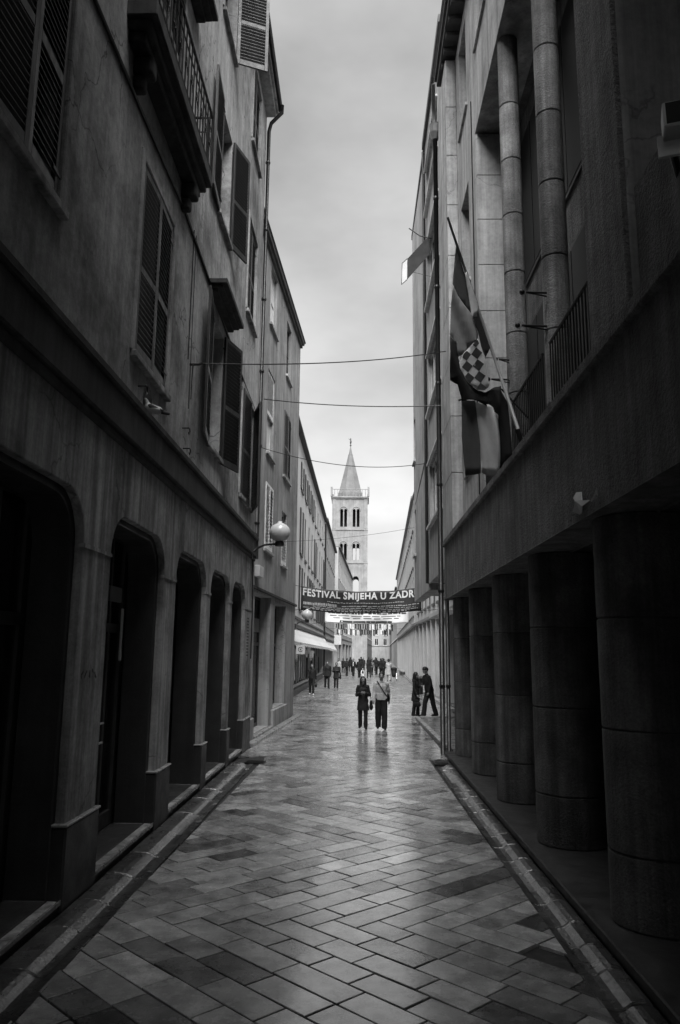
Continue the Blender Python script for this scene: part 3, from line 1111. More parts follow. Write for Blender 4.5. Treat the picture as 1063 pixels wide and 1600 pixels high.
mb.build('front_wall', M_stucco_b2, b2)
shell(F2, b2, 0.4, 7, 14.6, floors=(4.2, 8.0, 11.6))
mb = MB()
F2.box(mb, F2.len-0.4, F2.len, -7, -0.402, 0, 14.6)
mb.build('end_wall', M_stucco_b2, b2)
mb = MB()
F2.box(mb, 0, F2.len+0.06, -0.01, 0.07, 4.08, 4.16)
mb.build('string_course', M_cornice, b2, bevel=0.01)
mb = MB()
F2.box(mb, 0, F2.len+0.08, -0.3, 0.08, 14.6, 14.72)
F2.box(mb, -0.01, F2.len+0.12, -0.3, 0.15, 14.72, 14.84)
mb.build('eaves', M_rooftile, b2, bevel=0.01)
mb = MB()
prof = [(0.15, 14.845), (0.19, 14.9), (-3.4, 16.2), (-7.1, 14.9), (-7.1, 14.845)]
mb.add([F2.p(s, o, z) for s in (-0.02, F2.len+0.25) for o, z in prof], [tuple((k, (k+1) % 5, (k+1) % 5+5, k+5)) for k in range(5)]+[tuple(range(5)), tuple(range(9, 4, -1))])
mb.build('roof', M_rooftile, b2)
for nm, a, b, c, d, k in w2:
    s0, s1 = S2(a), S2(b)
    pale = k not in ('dark', 'shut')
    window(F2, b2, s0, s1, c, d, rec=0.10, fm=M_frame_pale if pale else M_frame, gm=M_curtain if k in ('frame', 'half') else M_glass, sm=M_smooth_r, bars=1, fw=0.07)
    h = (s1-s0)/2
    if k == 'half':
        shutter(F2, b2, s0+0.01, c+1.25, d-0.01, 2*h-0.02, 0, +1, mat=M_wood_pale, off=-0.05, mid=False, slat_gap=0.09)
    elif k == 'shut':
        shutter(F2, b2, s0+0.02, c, d, h-0.02, 2, +1, mat=M_wood_mid, off=0.0)
        shutter(F2, b2, s1-0.02, c, d, h-0.02, 2, -1, mat=M_wood_mid, off=0.0)
    elif k == 'white':
        shutter(F2, b2, s0+0.02, c+0.02, d-0.02, h-0.02, 1, +1, mat=M_wood_pale, off=0.0, mid=False, slat_gap=0.10)
        shutter(F2, b2, s1-0.02, c+0.02, d-0.02, h-0.02, 1, -1, mat=M_wood_pale, off=0.0, mid=False, slat_gap=0.10)
    elif k == 'whitehalf':
        shutter(F2, b2, s0+0.02, c+0.02, d-0.5, 2*h-0.04, 1, +1, mat=M_wood_pale, off=-0.02, mid=False, slat_gap=0.10)
# shop openings: recessed dark front, pale stone jamb, bulkhead
for a, b, z0, z1, nm in ((21.35, 24.05, 0.16, 4.02, 'door'), (24.85, 27.25, 0.62, 3.95, 'win')):
    s0, s1 = S2(a), S2(b)
    mb = MB()
    o0, o1 = -0.40, -0.33
    F2.box(mb, s0+0.004, s0+0.07, o0, o1, z0, z1-0.004)
    F2.box(mb, s1-0.07, s1-0.004, o0, o1, z0, z1-0.004)
    F2.box(mb, s0+0.07, s1-0.07, o0, o1, z1-0.08, z1-0.004)
    F2.box(mb, s0+0.07, s1-0.07, o0, o1, z0, z0+0.1)
    F2.box(mb, s0+0.07, s1-0.07, o0, o1, 2.55, 2.65)
    F2.box(mb, (s0+s1)/2-0.04, (s0+s1)/2+0.04, o0, o1+0.004, z0+0.1, 2.55)
    sf = mb.build('shop_front', M_frame, b2)
    mb = MB()
    F2.box(mb, s0+0.03, s1-0.03, o0+0.02, o0+0.034, z0+0.05, z1-0.04)
    mb.build('pane', M_shopglass, sf)
    if nm == 'door':
        mb = MB()
        F2.box(mb, s0+0.2, s1-0.5, o1+0.03, o1+0.07, 2.95, 3.35)
        sg = mb.build('shop_sign', M_cloth_mid, sf)
        mb = MB()
        for i in range(7):
            F2.box(mb, s0+0.3+0.25*i, s0+0.3+0.25*i+0.14, o1+0.07, o1+0.074, 3.06, 3.22)
    else:
        mb = MB()
        F2.box(mb, s0+0.16, s0+0.30, o1+0.01, o1+0.05, z0+0.02, 2.0)
        F2.box(mb, s0+0.16, s0+0.30, o1+0.01, o1+0.05, 2.9, z1-0.35)
        mb.build('display_panel', M_frame_pale, sf)
mb = MB()
F2.box(mb, S2(24.45), S2(27.45), 0.0, 0.10, 0.0, 0.60)
mb.build('plinth', M_stucco_b2, b2, bevel=0.02)
mb = MB()
F2.box(mb, S2(20.05), S2(21.33), 0.0, 0.08, 0.0, 0.62)
mb.build('plinth', M_stucco_b2, b2, bevel=0.02)
mb = MB()
F2.box(mb, S2(21.35), S2(24.4), -0.4, 0.12, 0.0, 0.14)
mb.build('door_step', M_kerb, b2, bevel=0.015)
mb = MB()
F2.box(mb, S2(28.25), S2(28.75), 0.0, 0.008, 2.2, 2.95)
mb.build('notice_sheet', M_band_l, b2)
# ================================================================== RIGHT FRONT BUILDING (colonnade below, tall recess with columns above)
r1 = thing('colonnaded_building', 'dark concrete building with a round-columned arcade and tall recessed columns, nearest on the right', 'building')
FR = Facade((2.15, -6), (2.15, 19), -1)      # fascia plane
FU = Facade((2.40, -6), (2.40, 19), -1)      # upper wall plane
mb = MB()
FR.wall(mb, rect(0, 25, 3.68, 4.98), [], 0.55)
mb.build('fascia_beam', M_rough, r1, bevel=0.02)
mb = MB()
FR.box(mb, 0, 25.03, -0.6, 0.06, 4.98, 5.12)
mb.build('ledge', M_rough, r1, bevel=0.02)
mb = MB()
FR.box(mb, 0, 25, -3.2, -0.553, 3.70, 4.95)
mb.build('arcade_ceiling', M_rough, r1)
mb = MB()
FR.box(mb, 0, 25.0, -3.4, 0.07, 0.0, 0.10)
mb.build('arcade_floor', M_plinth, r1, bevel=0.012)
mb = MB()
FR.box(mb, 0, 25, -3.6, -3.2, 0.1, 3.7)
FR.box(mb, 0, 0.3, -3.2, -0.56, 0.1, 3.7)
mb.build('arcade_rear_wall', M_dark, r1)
for k in range(6):
    y = 3.3+2.75*k
    mb = MB()
    FR.box(mb, y+6-0.95, y+6+0.95, -3.19, -3.12, 0.12, 3.1)
    dr = mb.build('shop_door', M_frame, r1)
    for sg in (-1, 1):
        mb = MB()
        FR.box(mb, y+6+sg*0.47-0.40, y+6+sg*0.47+0.40, -3.118, -3.10, 0.35, 2.9)
        mb.build('pane', M_glass, dr)
# round arcade columns built of drums
def drum_column(parent, x, y, r, zs, mat, n=28, name='column'):
    mb = MB()
    mb.lathe([(r-0.02, zs[0]), (r-0.02, zs[-1])], (x, y, 0), n)
    c = mb.build(name, M_bed, parent, smooth=False)
    for a, b in zip(zs, zs[1:]):
        q = MB()
        q.lathe([(r-0.014, a+0.004), (r, a+0.016), (r, b-0.016), (r-0.014, b-0.004)], (x, y, 0), n)
        d = q.build('drum', mat, c, smooth=True)
        md = d.modifiers.new('split', 'EDGE_SPLIT')
        md.split_angle = R(35)
    return c
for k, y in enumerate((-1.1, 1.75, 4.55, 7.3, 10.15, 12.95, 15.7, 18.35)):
    drum_column(r1, 2.68, y, 0.43, (0.10, 0.70, 1.74, 2.73, 3.68), M_granite_shaded)
# upper wall
U = lambda y: y+6.0
RZ0, RZ1 = 5.125, 13.15
uh = [rect(U(-1.0), U(6.35), RZ0+0.01, RZ1), rect(U(7.45), U(14.55), RZ0+0.01, RZ1),
      rect(U(15.55), U(16.7), 14.65, 16.9), rect(U(13.0), U(14.2), 14.95, 16.9), rect(U(10.4), U(11.6), 14.95, 16.9),
      rect(U(15.55), U(16.75), 10.4, 12.75), rect(U(15.55), U(16.75), 6.3, 8.6)]
mb = MB()
FU.wall(mb, rect(0, 25, RZ0, 17.3), uh, 0.75)
mb.build('upper_wall', M_smooth_r, r1)
# rough rendered pier between the recesses stands slightly proud
mb = MB()
FU.box(mb, U(6.36), U(7.44), -0.02, 0.05, RZ0+0.002, 13.1)
mb.build('rough_pier', M_rough, r1, bevel=0.01)
for (a, b, c, d) in ((15.55, 16.7, 14.65, 16.9), (13.0, 14.2, 14.95, 16.9), (10.4, 11.6, 14.95, 16.9), (15.55, 16.75, 10.4, 12.75), (15.55, 16.75, 6.3, 8.6)):
    window(FU, r1, U(a), U(b), c, d, rec=0.22, fm=M_frame, sm=M_smooth_r, sill_out=0.05)
# blocks of the far jamb of the big recess, facing up the street
for i in range(8):
    z = RZ0+0.02+1.0*i
    q = MB()
    q.box(2.405, 3.13, 14.47, 14.548, z+0.006, min(13.1, z+0.994))
    q.build('ashlar_block', M_smooth_r, r1, bevel=0.006)
# recess: back wall, glazing, balcony rails, two round columns
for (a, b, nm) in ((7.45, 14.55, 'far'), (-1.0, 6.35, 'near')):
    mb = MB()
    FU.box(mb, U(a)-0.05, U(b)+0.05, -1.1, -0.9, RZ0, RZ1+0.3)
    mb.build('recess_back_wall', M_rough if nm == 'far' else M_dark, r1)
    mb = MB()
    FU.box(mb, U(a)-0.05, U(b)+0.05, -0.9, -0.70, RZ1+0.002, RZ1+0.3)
    mb.build('recess_ceiling', M_rough, r1)
    k = 3
    for i in range(k):
        for z0, z1 in ((5.3, 8.6), (9.5, 12.6)):
            s0 = U(a)+0.35+(b-a-0.2)*i/k
            s1 = U(a)-0.15+(b-a-0.2)*(i+1)/k
            q = MB()
            FU.box(q, s0, s1, -0.899, -0.86, z0, z1)
            wf = q.build('window', M_frame, r1)
            for sg in (0, 1):
                p_ = MB()
                m0 = s0+0.06+(s1-s0-0.06)/2*sg
                FU.box(p_, m0, m0+(s1-s0-0.06)/2-0.06, -0.859, -0.85, z0+0.07, z1-0.07)
                p_.build('pane', M_dullglass, wf)
for y in (12.05, 9.55):
    drum_column(r1, 2.60, y, 0.175, (RZ0, 5.55, 6.55, 7.58, 8.66, 9.71, 10.74, 11.8, RZ1), M_granite, n=22)
for y in (4.6, 2.1):
    drum_column(r1, 2.60, y, 0.175, (RZ0, 5.55, 6.55, 7.58, 8.66, 9.71, 10.74, 11.8, RZ1), M_granite, n=22)
def railing(y0, y1):
    mb = MB()
    x = 2.44
    mb.tube([(x, y0, 6.32), (x, y1, 6.32)], 0.022, 6)
    rl = mb.build('recess_railing', M_iron, r1)
    MB().tube([(x, y0, 5.25), (x, y1, 5.25)], 0.015, 6).build('bottom_rail', M_iron, rl)
    n = max(2, int((y1-y0)/0.115))
    for i in range(n+1):
        y = y0+(y1-y0)*i/n
        q = MB()
        q.tube([(x, y, 5.13), (x, y, 6.32)], 0.010, 5)
        q.build('rail_bar', M_iron, rl)
for a, b in ((12.25, 14.5), (9.75, 11.85), (7.47, 9.35)):
    railing(a, b)
mb = MB()
FU.box(mb, U(-1.0)+0.003, U(6.35)-0.003, -0.45, -0.06, RZ0+0.015, 6.55)
mb.build('parapet', M_rough, r1, bevel=0.02)
# slatted blind deep in the nearest recess
mb = MB()
FU.box(mb, U(3.0), U(6.3), -0.70, -0.66, 5.2, 13.0)
bl = mb.build('roller_blind', M_frame, r1)
mb = MB()
for i in range(70):
    z = 6.0+0.1*i
    FU.box(mb, U(3.05), U(6.25), -0.655, -0.61, z, z+0.045)
mb.build('blind_slats', M_wood_mid, bl, kind='stuff')
# end pilaster of squared blocks
mb = MB()
mb.box(2.16, 2.398, 17.3, 18.98, RZ0, 17.28)
pil = mb.build('end_pilaster', M_bed, r1)
for i in range(9):
    z = RZ0+0.003+1.35*i
    q = MB()
    q.box(2.135, 2.396, 17.27, 18.99, z+0.006, min(17.27, z+1.344))
    q.build('ashlar_block', M_smooth_r, pil, bevel=0.008)
# eaves with rafter ends
mb = MB()
FU.box(mb, 0, 24.4, -0.8, 0.36, 17.42, 17.60)
FU.box(mb, 0, 24.45, -0.8, 0.42, 17.60, 17.72)
ev = mb.build('eaves', M_rooftile, r1, bevel=0.01)
for i in range(34):
    y = 1.0+0.5*i
    q = MB()
    FU.box(q, U(y), U(y)+0.14, -0.01, 0.32, 17.302, 17.418)
    q.build('rafter_end', M_rooftile, ev)
mb = MB()
prof = [(0.42, 17.725), (0.47, 17.80), (-3.5, 19.3), (-7.0, 17.8), (-7.0, 17.725)]
mb.add([FU.p(s, o, z) for s in (0, 24.45) for o, z in prof], [tuple((k, (k+1) % 5, (k+1) % 5+5, k+5)) for k in range(5)]+[tuple(range(5)), tuple(range(9, 4, -1))])
mb.build('roof', M_rooftile, r1)
mb = MB()
FU.box(mb, 0, 25, -7, -6.8, 0, 17.7)
FU.box(mb, 24.7, 24.98, -6.8, -0.76, 3.7, 17.3)
FU.box(mb, 0, 0.2, -6.8, -0.76, 0, 17.3)
FU.box(mb, 0.2, 24.7, -6.8, -1.1, 4.96, 5.11)
FU.box(mb, 0.2, 24.7, -6.8, -0.76, 17.302, 17.4)
mb.build('rear_walls', M_dark, r1)
mb = MB()
mb.tube([(2.395-0.01, 14.9, z) for z in (5.13, 14.2)], 0.012, 5)
mb.build('wall_cable', M_iron, r1)

# two downpipes with a hopper at the end of the right building
dp = thing('downpipe', 'pair of dark round downpipes below a hopper at the end of the right colonnaded building', 'downpipe')
mb = MB()
mb.tube([(1.96, 18.5, 17.6), (2.0, 18.9, 17.15), (2.06, 19.13, 16.8)], 0.055, 10)
mb.build('rain_spout', M_zinc, dp, smooth=True)
mb = MB()
mb.lathe([(0.09, -0.22), (0.15, -0.02), (0.16, 0.2), (0.165, 0.24)], (2.06, 19.16, 16.6), 8, a0=math.pi/8)
mb.build('hopper', M_zinc, dp)
for x, y, r, z1 in ((2.06, 19.15, 0.062, 16.5), (2.205, 19.14, 0.048, 17.2)):
    q = MB()
    q.tube([(x, y, 0.0), (x, y, z1)], r, 12)
    p_ = q.build('pipe', M_iron, dp, smooth=True)
    for z in (1.6, 3.9, 6.6, 9.3, 12.0, 14.6):
        w_ = MB()
        w_.lathe([(r+0.010, -0.035), (r+0.014, 0), (r+0.010, 0.035)], (x, y, z), 12)
        w_.build('pipe_clip', M_iron, p_)

# ================================================================== RIGHT SECOND BUILDING, upper storeys overhanging the pavement
r2 = thing('overhanging_house', 'grey rendered house with wide windows jutting over the pavement beyond the right downpipes', 'house')
FA = Facade((2.30, 19.3), (2.30, 24.85), -1)
FB = Facade((2.30, 25.05), (2.27, 30.9), -1)
wz = [(6.35, 8.35), (10.05, 12.05), (13.8, 15.75), (17.3, 18.9)]
mb = MB()
FA.wall(mb, rect(0, FA.len, 4.6, 20.2), [rect(20.7-19.3, 24.35-19.3, a, b) for a, b in wz], 0.35)
mb.build('front_wall', M_stucco_b2, r2)
mb = MB()
FB.wall(mb, rect(0, FB.len, 4.4, 20.2), [rect(FB.len-0.9, FB.len-0.15, 6.2, 8.0), rect(FB.len-0.9, FB.len-0.15, 10.0, 11.8)], 0.35)
mb.build('rear_block_wall', M_stucco_b2, r2)
mb = MB()
mb.box(2.36, 3.0, 24.84, 25.06, 4.6, 20.1)
mb.build('recess_joint', M_dark, r2)
for a, b in wz:
    window(FA, r2, 20.7-19.3, 24.35-19.3, a, b, rec=0.08, fm=M_frame_pale, mull=3, bars=0, sm=M_frame_pale, fw=0.08, sill_out=0.12)
    mb = MB()
    FA.box(mb, 20.6-19.3, 24.45-19.3, 0.0, 0.09, b+0.02, b+0.09)
    mb.build('window_head', M_frame_pale, r2)
for a, b in ((6.2, 8.0), (10.0, 11.8)):
    window(FB, r2, FB.len-0.9, FB.len-0.15, a, b, rec=0.05, fm=M_frame, sm=M_stucco_b2, mull=0)
mb = MB()
mb.box(2.655, 9, 19.3, 30.88, 4.62, 4.9)
mb.box(2.31, 2.65, 19.31, 30.86, 4.602, 4.7)
mb.build('soffit', M_smooth_r, r2)
mb = MB()
mb.box(4.7, 5.0, 19.3, 30.9, 0, 4.6)
mb.build('ground_floor_wall', M_dark, r2)
mb = MB()
mb.box(2.63, 9, 30.6, 30.88, 4.92, 20.2)
mb.box(2.66, 9, 19.3, 19.6, 4.92, 20.2)
mb.box(8.8, 9, 19.62, 30.58, 0, 20.2)
mb.build('side_walls', M_stucco_b2, r2)
mb = MB()
mb.box(2.2, 9.0, 19.2, 24.95, 20.202, 20.45)
mb.box(2.25, 9.0, 24.96, 31.1, 20.202, 20.4)
mb.build('roof', M_rooftile, r2)
mb = MB()
mb.tube([(2.24, 24.93, 4.6), (2.24, 24.93, 20.1)], 0.05, 8)
mb.build('rain_pipe', M_iron, r2)
mb = MB()
mb.tube([(2.28, 25.2, 9.0), (2.275, 30.2, 8.2)], 0.014, 5)
mb.build('wall_cable', M_iron, r2)

# ================================================================== FAR LEFT ROW
def window_simple(fc, parent, s0, s1, z0, z1, fm, gm, rec=0.03, shut=None):
    mb = MB()
    fc.box(mb, s0+0.003, s0+0.08, -rec-0.05, -rec, z0+0.003, z1-0.003)
    fc.box(mb, s1-0.08, s1-0.003, -rec-0.05, -rec, z0+0.003, z1-0.003)
    fc.box(mb, s0+0.08, s1-0.08, -rec-0.05, -rec, z0+0.003, z0+0.09)
    fc.box(mb, s0+0.08, s1-0.08, -rec-0.05, -rec, z1-0.09, z1-0.003)
    fc.box(mb, (s0+s1)/2-0.04, (s0+s1)/2+0.04, -rec-0.05, -rec+0.003, z0+0.09, z1-0.09)
    fc.box(mb, s0-0.12, s1+0.12, -0.03, 0.09, z0-0.14, z0-0.004)
    w = mb.build('window', fm, parent)
    q = MB()
    fc.box(q, s0+0.04, s1-0.04, -rec-0.045, -rec-0.03, z0+0.04, z1-0.04)
    q.build('pane', gm, w)
    if shut is not None:
        for a, b in ((s0-(s1-s0)/2-0.02, s0-0.02), (s1+0.02, s1+(s1-s0)/2+0.02)):
            q = MB()
            fc.box(q, a, b, 0.02, 0.07, z0, z1)
            q.build('shutter', shut, w)
    return w

def row_building(name, label, A, B, side, z0, z1, mat, rows, pitch, depth=8, roofm=M_rooftile, first=1.2, ww=1.15, eave=0.3, fm=M_frame, gm=M_dullglass, shut=None, ground_holes=(), seed=1, category='house', gm2=None):
    t = thing(name, label, category)
    fc = Facade(A, B, side)
    rd = random.Random(seed)
    spots = []
    s = first
    while s+ww < fc.len-0.4:
        for a, b in rows:
            spots.append((s, s+ww, a, b))
        s += pitch
    mb = MB()
    fc.wall(mb, rect(0, fc.len, z0, z1), [rect(*q) for q in spots]+[rect(*q) for q in ground_holes], 0.35)
    mb.build('front_wall', mat, t)
    for q in spots:
        sh = shut if (shut and rd.random() < 0.55) else None
        window_simple(fc, t, *q, fm=fm, gm=(gm2 if gm2 and rd.random() < 0.45 else gm), shut=sh)
    shell(fc, t, 0.35, depth, z1, mat=mat, name='side_walls', z0=z0)
    mb = MB()
    fc.box(mb, 0.3, fc.len-0.3, -2.2, -1.9, z0, z1-0.1)
    mb.build('inner_wall', M_dark, t)
    mb = MB()
    fc.box(mb, -0.02, fc.len+0.02, -depth-0.05, eave, z1+0.002, z1+0.14)
    fc.box(mb, 0.0, fc.len, -0.02, 0.06, z0+0.02 if z0 > 1 else 4.25, (z0+0.16) if z0 > 1 else 4.4)
    mb.build('roof', roofm, t)
    return t, fc

l3a, FL3 = row_building('long_row_house', 'long pale rendered row house above the white shop awning on the left', (-3.75, 29.8), (-3.39, 77.0), +1, 0, 15.3, M_pale,
                        [(4.95, 7.6), (8.4, 11.2), (12.45, 14.1)], 3.45, first=17.6, ww=1.25, shut=M_wood, seed=3, fm=M_frame,
                        ground_holes=[(6.2, 46.5, 0.35, 3.3)])
# shop front below the awning
mb = MB()
FL3.box(mb, 6.2, 46.5, -0.5, -0.4, 0.1, 3.4)
sf = mb.build('shop_front', M_dark, l3a)
s = 6.5
rd = random.Random(2)
while s < 46:
    q = MB()
    FL3.box(q, s, s+rd.uniform(0.07, 0.2), -0.39, -0.30, 0.4, 2.4+rd.uniform(-0.9, 0.5))
    q.build('window_post', M_frame_pale if rd.random() < 0.8 else M_frame, sf)
    s += rd.uniform(0.7, 2.0)
s = 7.0
while s < 45:
    q = MB()
    FL3.box(q, s, s+1.9, -0.398, -0.36, 0.5, 2.9)
    q.build('pane', M_glass, sf)
    s += 2.2
mb = MB()
FL3.box(mb, 5.9, 46.8, 0.0, 0.25, 0, 0.34)
mb.build('plinth', M_plinth, l3a)
l3b, FL3b = row_building('row_house', 'pale rendered row house with tall windows where the left row meets the jutting block', (-3.385, 77.15), (-3.17, 105), +1, 0, 15.7, M_pale2,
                         [(4.95, 7.6), (8.4, 11.2), (12.3, 14.2)], 3.3, first=1.3, ww=1.25, seed=5, gm2=M_glass_mid)
mb = MB()
mb.tube([(-3.3, 77.08, 0.1), (-3.3, 77.08, 15.2)], 0.08, 8)
mb.build('rain_pipe', M_iron, l3b)
l4, FL4 = row_building('jutting_block', 'pale grey block jutting forward from the left row, in front of the bell tower', (-2.85, 110), (-1.2, 162), +1, 0, 17.2, M_pale2,
                       [(5.2, 7.8), (9.0, 11.6), (13.0, 15.4)], 3.9, first=1.5, ww=1.5, seed=7, fm=M_frame_pale, gm=M_glass_mid, depth=7,
                       ground_holes=[(3, 12, 0.2, 3.6), (14, 24, 0.2, 3.6), (26, 36, 0.2, 3.6), (38, 48, 0.2, 3.6)])
mb = MB()
FL4.box(mb, 1.0, 50, -0.6, -0.5, 0.05, 3.8)
sf = mb.build('shop_front', M_dark, l4)
s = 3.2
while s < 48:
    q = MB()
    FL4.box(q, s, s+0.25, -0.49, -0.38, 0.2, 3.5)
    q.build('window_post', M_frame_pale, sf)
    s += 2.6
mb = MB()
mb.box(-9.8, -2.86, 109.7, 109.99, 0, 17.2)
mb.build('end_wall', M_pale2, l4)

# ================================================================== FAR RIGHT ROW on square pillars
def pillar_row(name, label, A, B, z1, rows, pitch, first, seed, ppitch, mat=M_pale):
    t, fc = row_building(name, label, A, B, -1, 4.25, z1, mat, rows, pitch, first=first, ww=1.05, seed=seed, fm=M_frame, gm=M_dullglass, category='building', eave=0.2, roofm=M_zinc)
    mb = MB()
    fc.box(mb, 0, fc.len, -3.0, -0.36, 4.252, 4.5)
    mb.build('arcade_ceiling', M_pale2, t)
    mb = MB()
    fc.box(mb, 0.0, fc.len, -3.2, -2.9, 0.0, 4.25)
    mb.build('arcade_rear_wall', M_cloth_mid, t)
    mb = MB()
    fc.box(mb, 0.0, fc.len, -2.9, -0.02, 0.0, 0.12)
    mb.build('arcade_floor', M_ground, t)
    s = 0.5
    while s < fc.len-0.5:
        q = MB()
        fc.box(q, s, s+0.5, -0.55, -0.06, 0.12, 4.24)
        q.build('pillar', mat, t, bevel=0.02)
        s += ppitch
    return t, fc
r3a, FR3 = pillar_row('arcaded_building', 'pale building on square pillars beside the couple stopping under the arcade', (4.15, 33.0), (4.0, 54.5), 13.2,
                      [(5.0, 7.6), (8.4, 10.6), (11.2, 12.7)], 2.4, 0.9, 11, 2.6)
r3b, FR3b = pillar_row('curved_arcade_building', 'pale arcaded building bending away at the far right of the street', (4.0, 54.7), (6.0, 119), 13.4,
                       [(5.0, 7.8), (8.5, 10.7), (11.2, 12.8)], 2.5, 1.0, 12, 2.7, mat=M_pale)
mb = MB()
mb.box(3.45, 4.1, 33.0, 37.6, 4.02, 4.24)
mb.build('canopy_slab', M_pale, r3a, bevel=0.02)

# ================================================================== BELL TOWER
tw = thing('bell_tower', 'tall square stone bell tower with paired arched windows and pointed spire closing the view', 'bell tower')
TC = Vector((-2.15, 194.35, 0))
HW = 4.35
def tower_faces():
    c = [(-HW, -HW), (HW, -HW), (HW, HW), (-HW, HW)]
    for i in range(4):
        a, b = c[i], c[(i+1) % 4]
        yield Facade((TC.x+a[0], TC.y+a[1]), (TC.x+b[0], TC.y+b[1]), +1)
TH = 0.7
for k, fc in enumerate(tower_faces()):
    hs = []
    ww_ = []
    for z0, z1 in ((33.2, 38.0), (24.85, 29.2)):
        for c in (2.78, 5.92):
            ww_.append((c, z0, z1))
    for c, z0, z1 in ww_:
        for sg in (-1, 1):
            hs.append(arch_round(c+sg*0.5-0.36, c+sg*0.5+0.36, z0, z1-0.25, 8))
    for c in (2.78, 5.92):
        hs.append(arch_round(c-0.75, c+0.75, 16.8, 20.8, 10))
    lo, hi = (TH+0.003, 2*HW-TH-0.003) if k % 2 else (0, 2*HW)
    mb = MB()
    fc.wall(mb, rect(lo, hi, 0, 40.3), hs, TH)
    w = mb.build('tower_wall', M_tower, tw)
    for c, z0, z1 in ww_:
        q = MB()
        q.lathe([(0.16, z0), (0.12, z0+0.25), (0.11, z1-1.0), (0.2, z1-0.75)], fc.p(c, -0.12, 0), 10)
        q.build('window_colonnette', M_tower, w)
        q = MB()
        pts = []
        for i in range(13):
            a = math.pi*i/12
            pts.append(fc.p(c+1.08*math.cos(a), 0.03, z1-0.75+1.08*math.sin(a)))
        q.tube(pts, 0.10, 6)
        q.build('arch_moulding', M_tower, w)
mb = MB()
for z, o, h in ((24.0, 0.16, 0.35), (32.35, 0.16, 0.35), (40.3, 0.2, 0.3), (40.6, 0.42, 0.3)):
    mb.box(TC.x-HW-o, TC.x+HW+o, TC.y-HW-o, TC.y+HW+o, z+0.002, z+h)
mb.build('string_courses', M_tower, tw)
mb = MB()
for z in (23.2, 31.5, 39.5):
    mb.box(TC.x-HW+TH+0.01, TC.x+HW-TH-0.01, TC.y-HW+TH+0.01, TC.y+HW-TH-0.01, z, z+0.3)
mb.box(TC.x-HW+1.6, TC.x+HW-1.6, TC.y-0.9, TC.y+2.2, 31.9, 39.4)  # solid dark core added so the openings show dark instead of sky
mb.box(TC.x-HW+1.6, TC.x-0.6, TC.y-0.9, TC.y+2.2, 23.6, 31.4)
mb.build('floors_and_dark_core', M_dark, tw)
# pilaster strips on the corners
for sx in (-1, 1):
    for sy in (-1, 1):
        mb = MB()
        x, y = TC.x+sx*(HW-0.35), TC.y+sy*(HW-0.35)
        for z0, z1 in ((0, 24.0), (24.4, 32.35), (32.75, 40.3)):
            mb.box(x-0.45, x+0.45, y-0.45, y+0.45, z0, z1)
        mb.build('corner_strip', M_tower, tw)
# gallery balustrade
bal = MB()
o = HW+0.3
for a, b in (((-o, -o), (o, -o)), ((o, -o), (o, o)), ((o, o), (-o, o)), ((-o, o), (-o, -o))):
    bal.tube([(TC.x+a[0], TC.y+a[1], 42.75), (TC.x+b[0], TC.y+b[1], 42.75)], 0.09, 6)
bo = bal.build('balustrade', M_tower, tw)
for sx in (-1, 1):
    for sy in (-1, 1):
        MB().box(TC.x+sx*o-0.25, TC.x+sx*o+0.25, TC.y+sy*o-0.25, TC.y+sy*o+0.25, 40.9, 43.3).build('corner_post', M_tower, bo)
for i in range(1, 12):
    for fx, fy in ((-o+2*o*i/12, -o), (-o+2*o*i/12, o), (-o, -o+2*o*i/12), (o, -o+2*o*i/12)):
        q = MB()
        q.lathe([(0.08, 40.9), (0.05, 41.4), (0.09, 41.8), (0.05, 42.3), (0.08, 42.7)], (TC.x+fx, TC.y+fy, 0), 8)
        q.build('baluster', M_tower, bo)
mb = MB()
mb.lathe([(3.5, 40.9), (3.3, 42.4), (3.0, 43.2), (0.66, 52.6), (0.66, 52.85), (0.52, 52.9), (0.06, 55.2)], (TC.x, TC.y, 0), 8, a0=math.pi/8)
mb.build('spire', M_spire, tw)
mb = MB()
mb.sphere((TC.x, TC.y, 55.4), 0.24, 10, 8)
mb.tube([(TC.x, TC.y, 55.5), (TC.x, TC.y, 56.2), (TC.x+0.02, TC.y, 57.0)], [0.09, 0.22, 0.12], 8)
mb.sphere((TC.x, TC.y, 57.2), 0.17, 8, 6)
mb.tube([(TC.x, TC.y, 56.8), (TC.x-0.55, TC.y, 57.25)], [0.09, 0.05], 6)
mb.tube([(TC.x+0.02, TC.y, 56.8), (TC.x+0.3, TC.y, 56.3)], [0.08, 0.05], 6)
mb.build('finial_figure', M_frame, tw)

# buildings that close the street
t, fc = row_building('church_side', 'pale stone church side wall running back from the foot of the bell tower', (2.35, 196), (4.6, 252), +1, 0, 13, M_tower,
                     [(6.0, 9.0)], 6.0, first=3, ww=1.3, seed=21, fm=M_frame_pale, gm=M_glass_mid, depth=9, category='church')
t, fc = row_building('end_house', 'pale house closing the far end of the street to the right of the bell tower', (4.7, 262), (19, 262), +1, 0, 15, M_pale2,
                     [(4.6, 6.8), (8.0, 10.2), (11.4, 13.4)], 2.9, first=1.0, ww=1.2, seed=22, fm=M_frame_pale, category='house')
t, fc = row_building('end_row_house', 'grey house seen past the bend at the far right end of the street', (6.1, 121), (10.5, 258), -1, 0, 12.4, M_pale2,
                     [(4.6, 7.0), (8.2, 10.6)], 4.0, first=1.0, ww=1.3, seed=23, fm=M_frame_pale, gm=M_glass_mid, category='house')

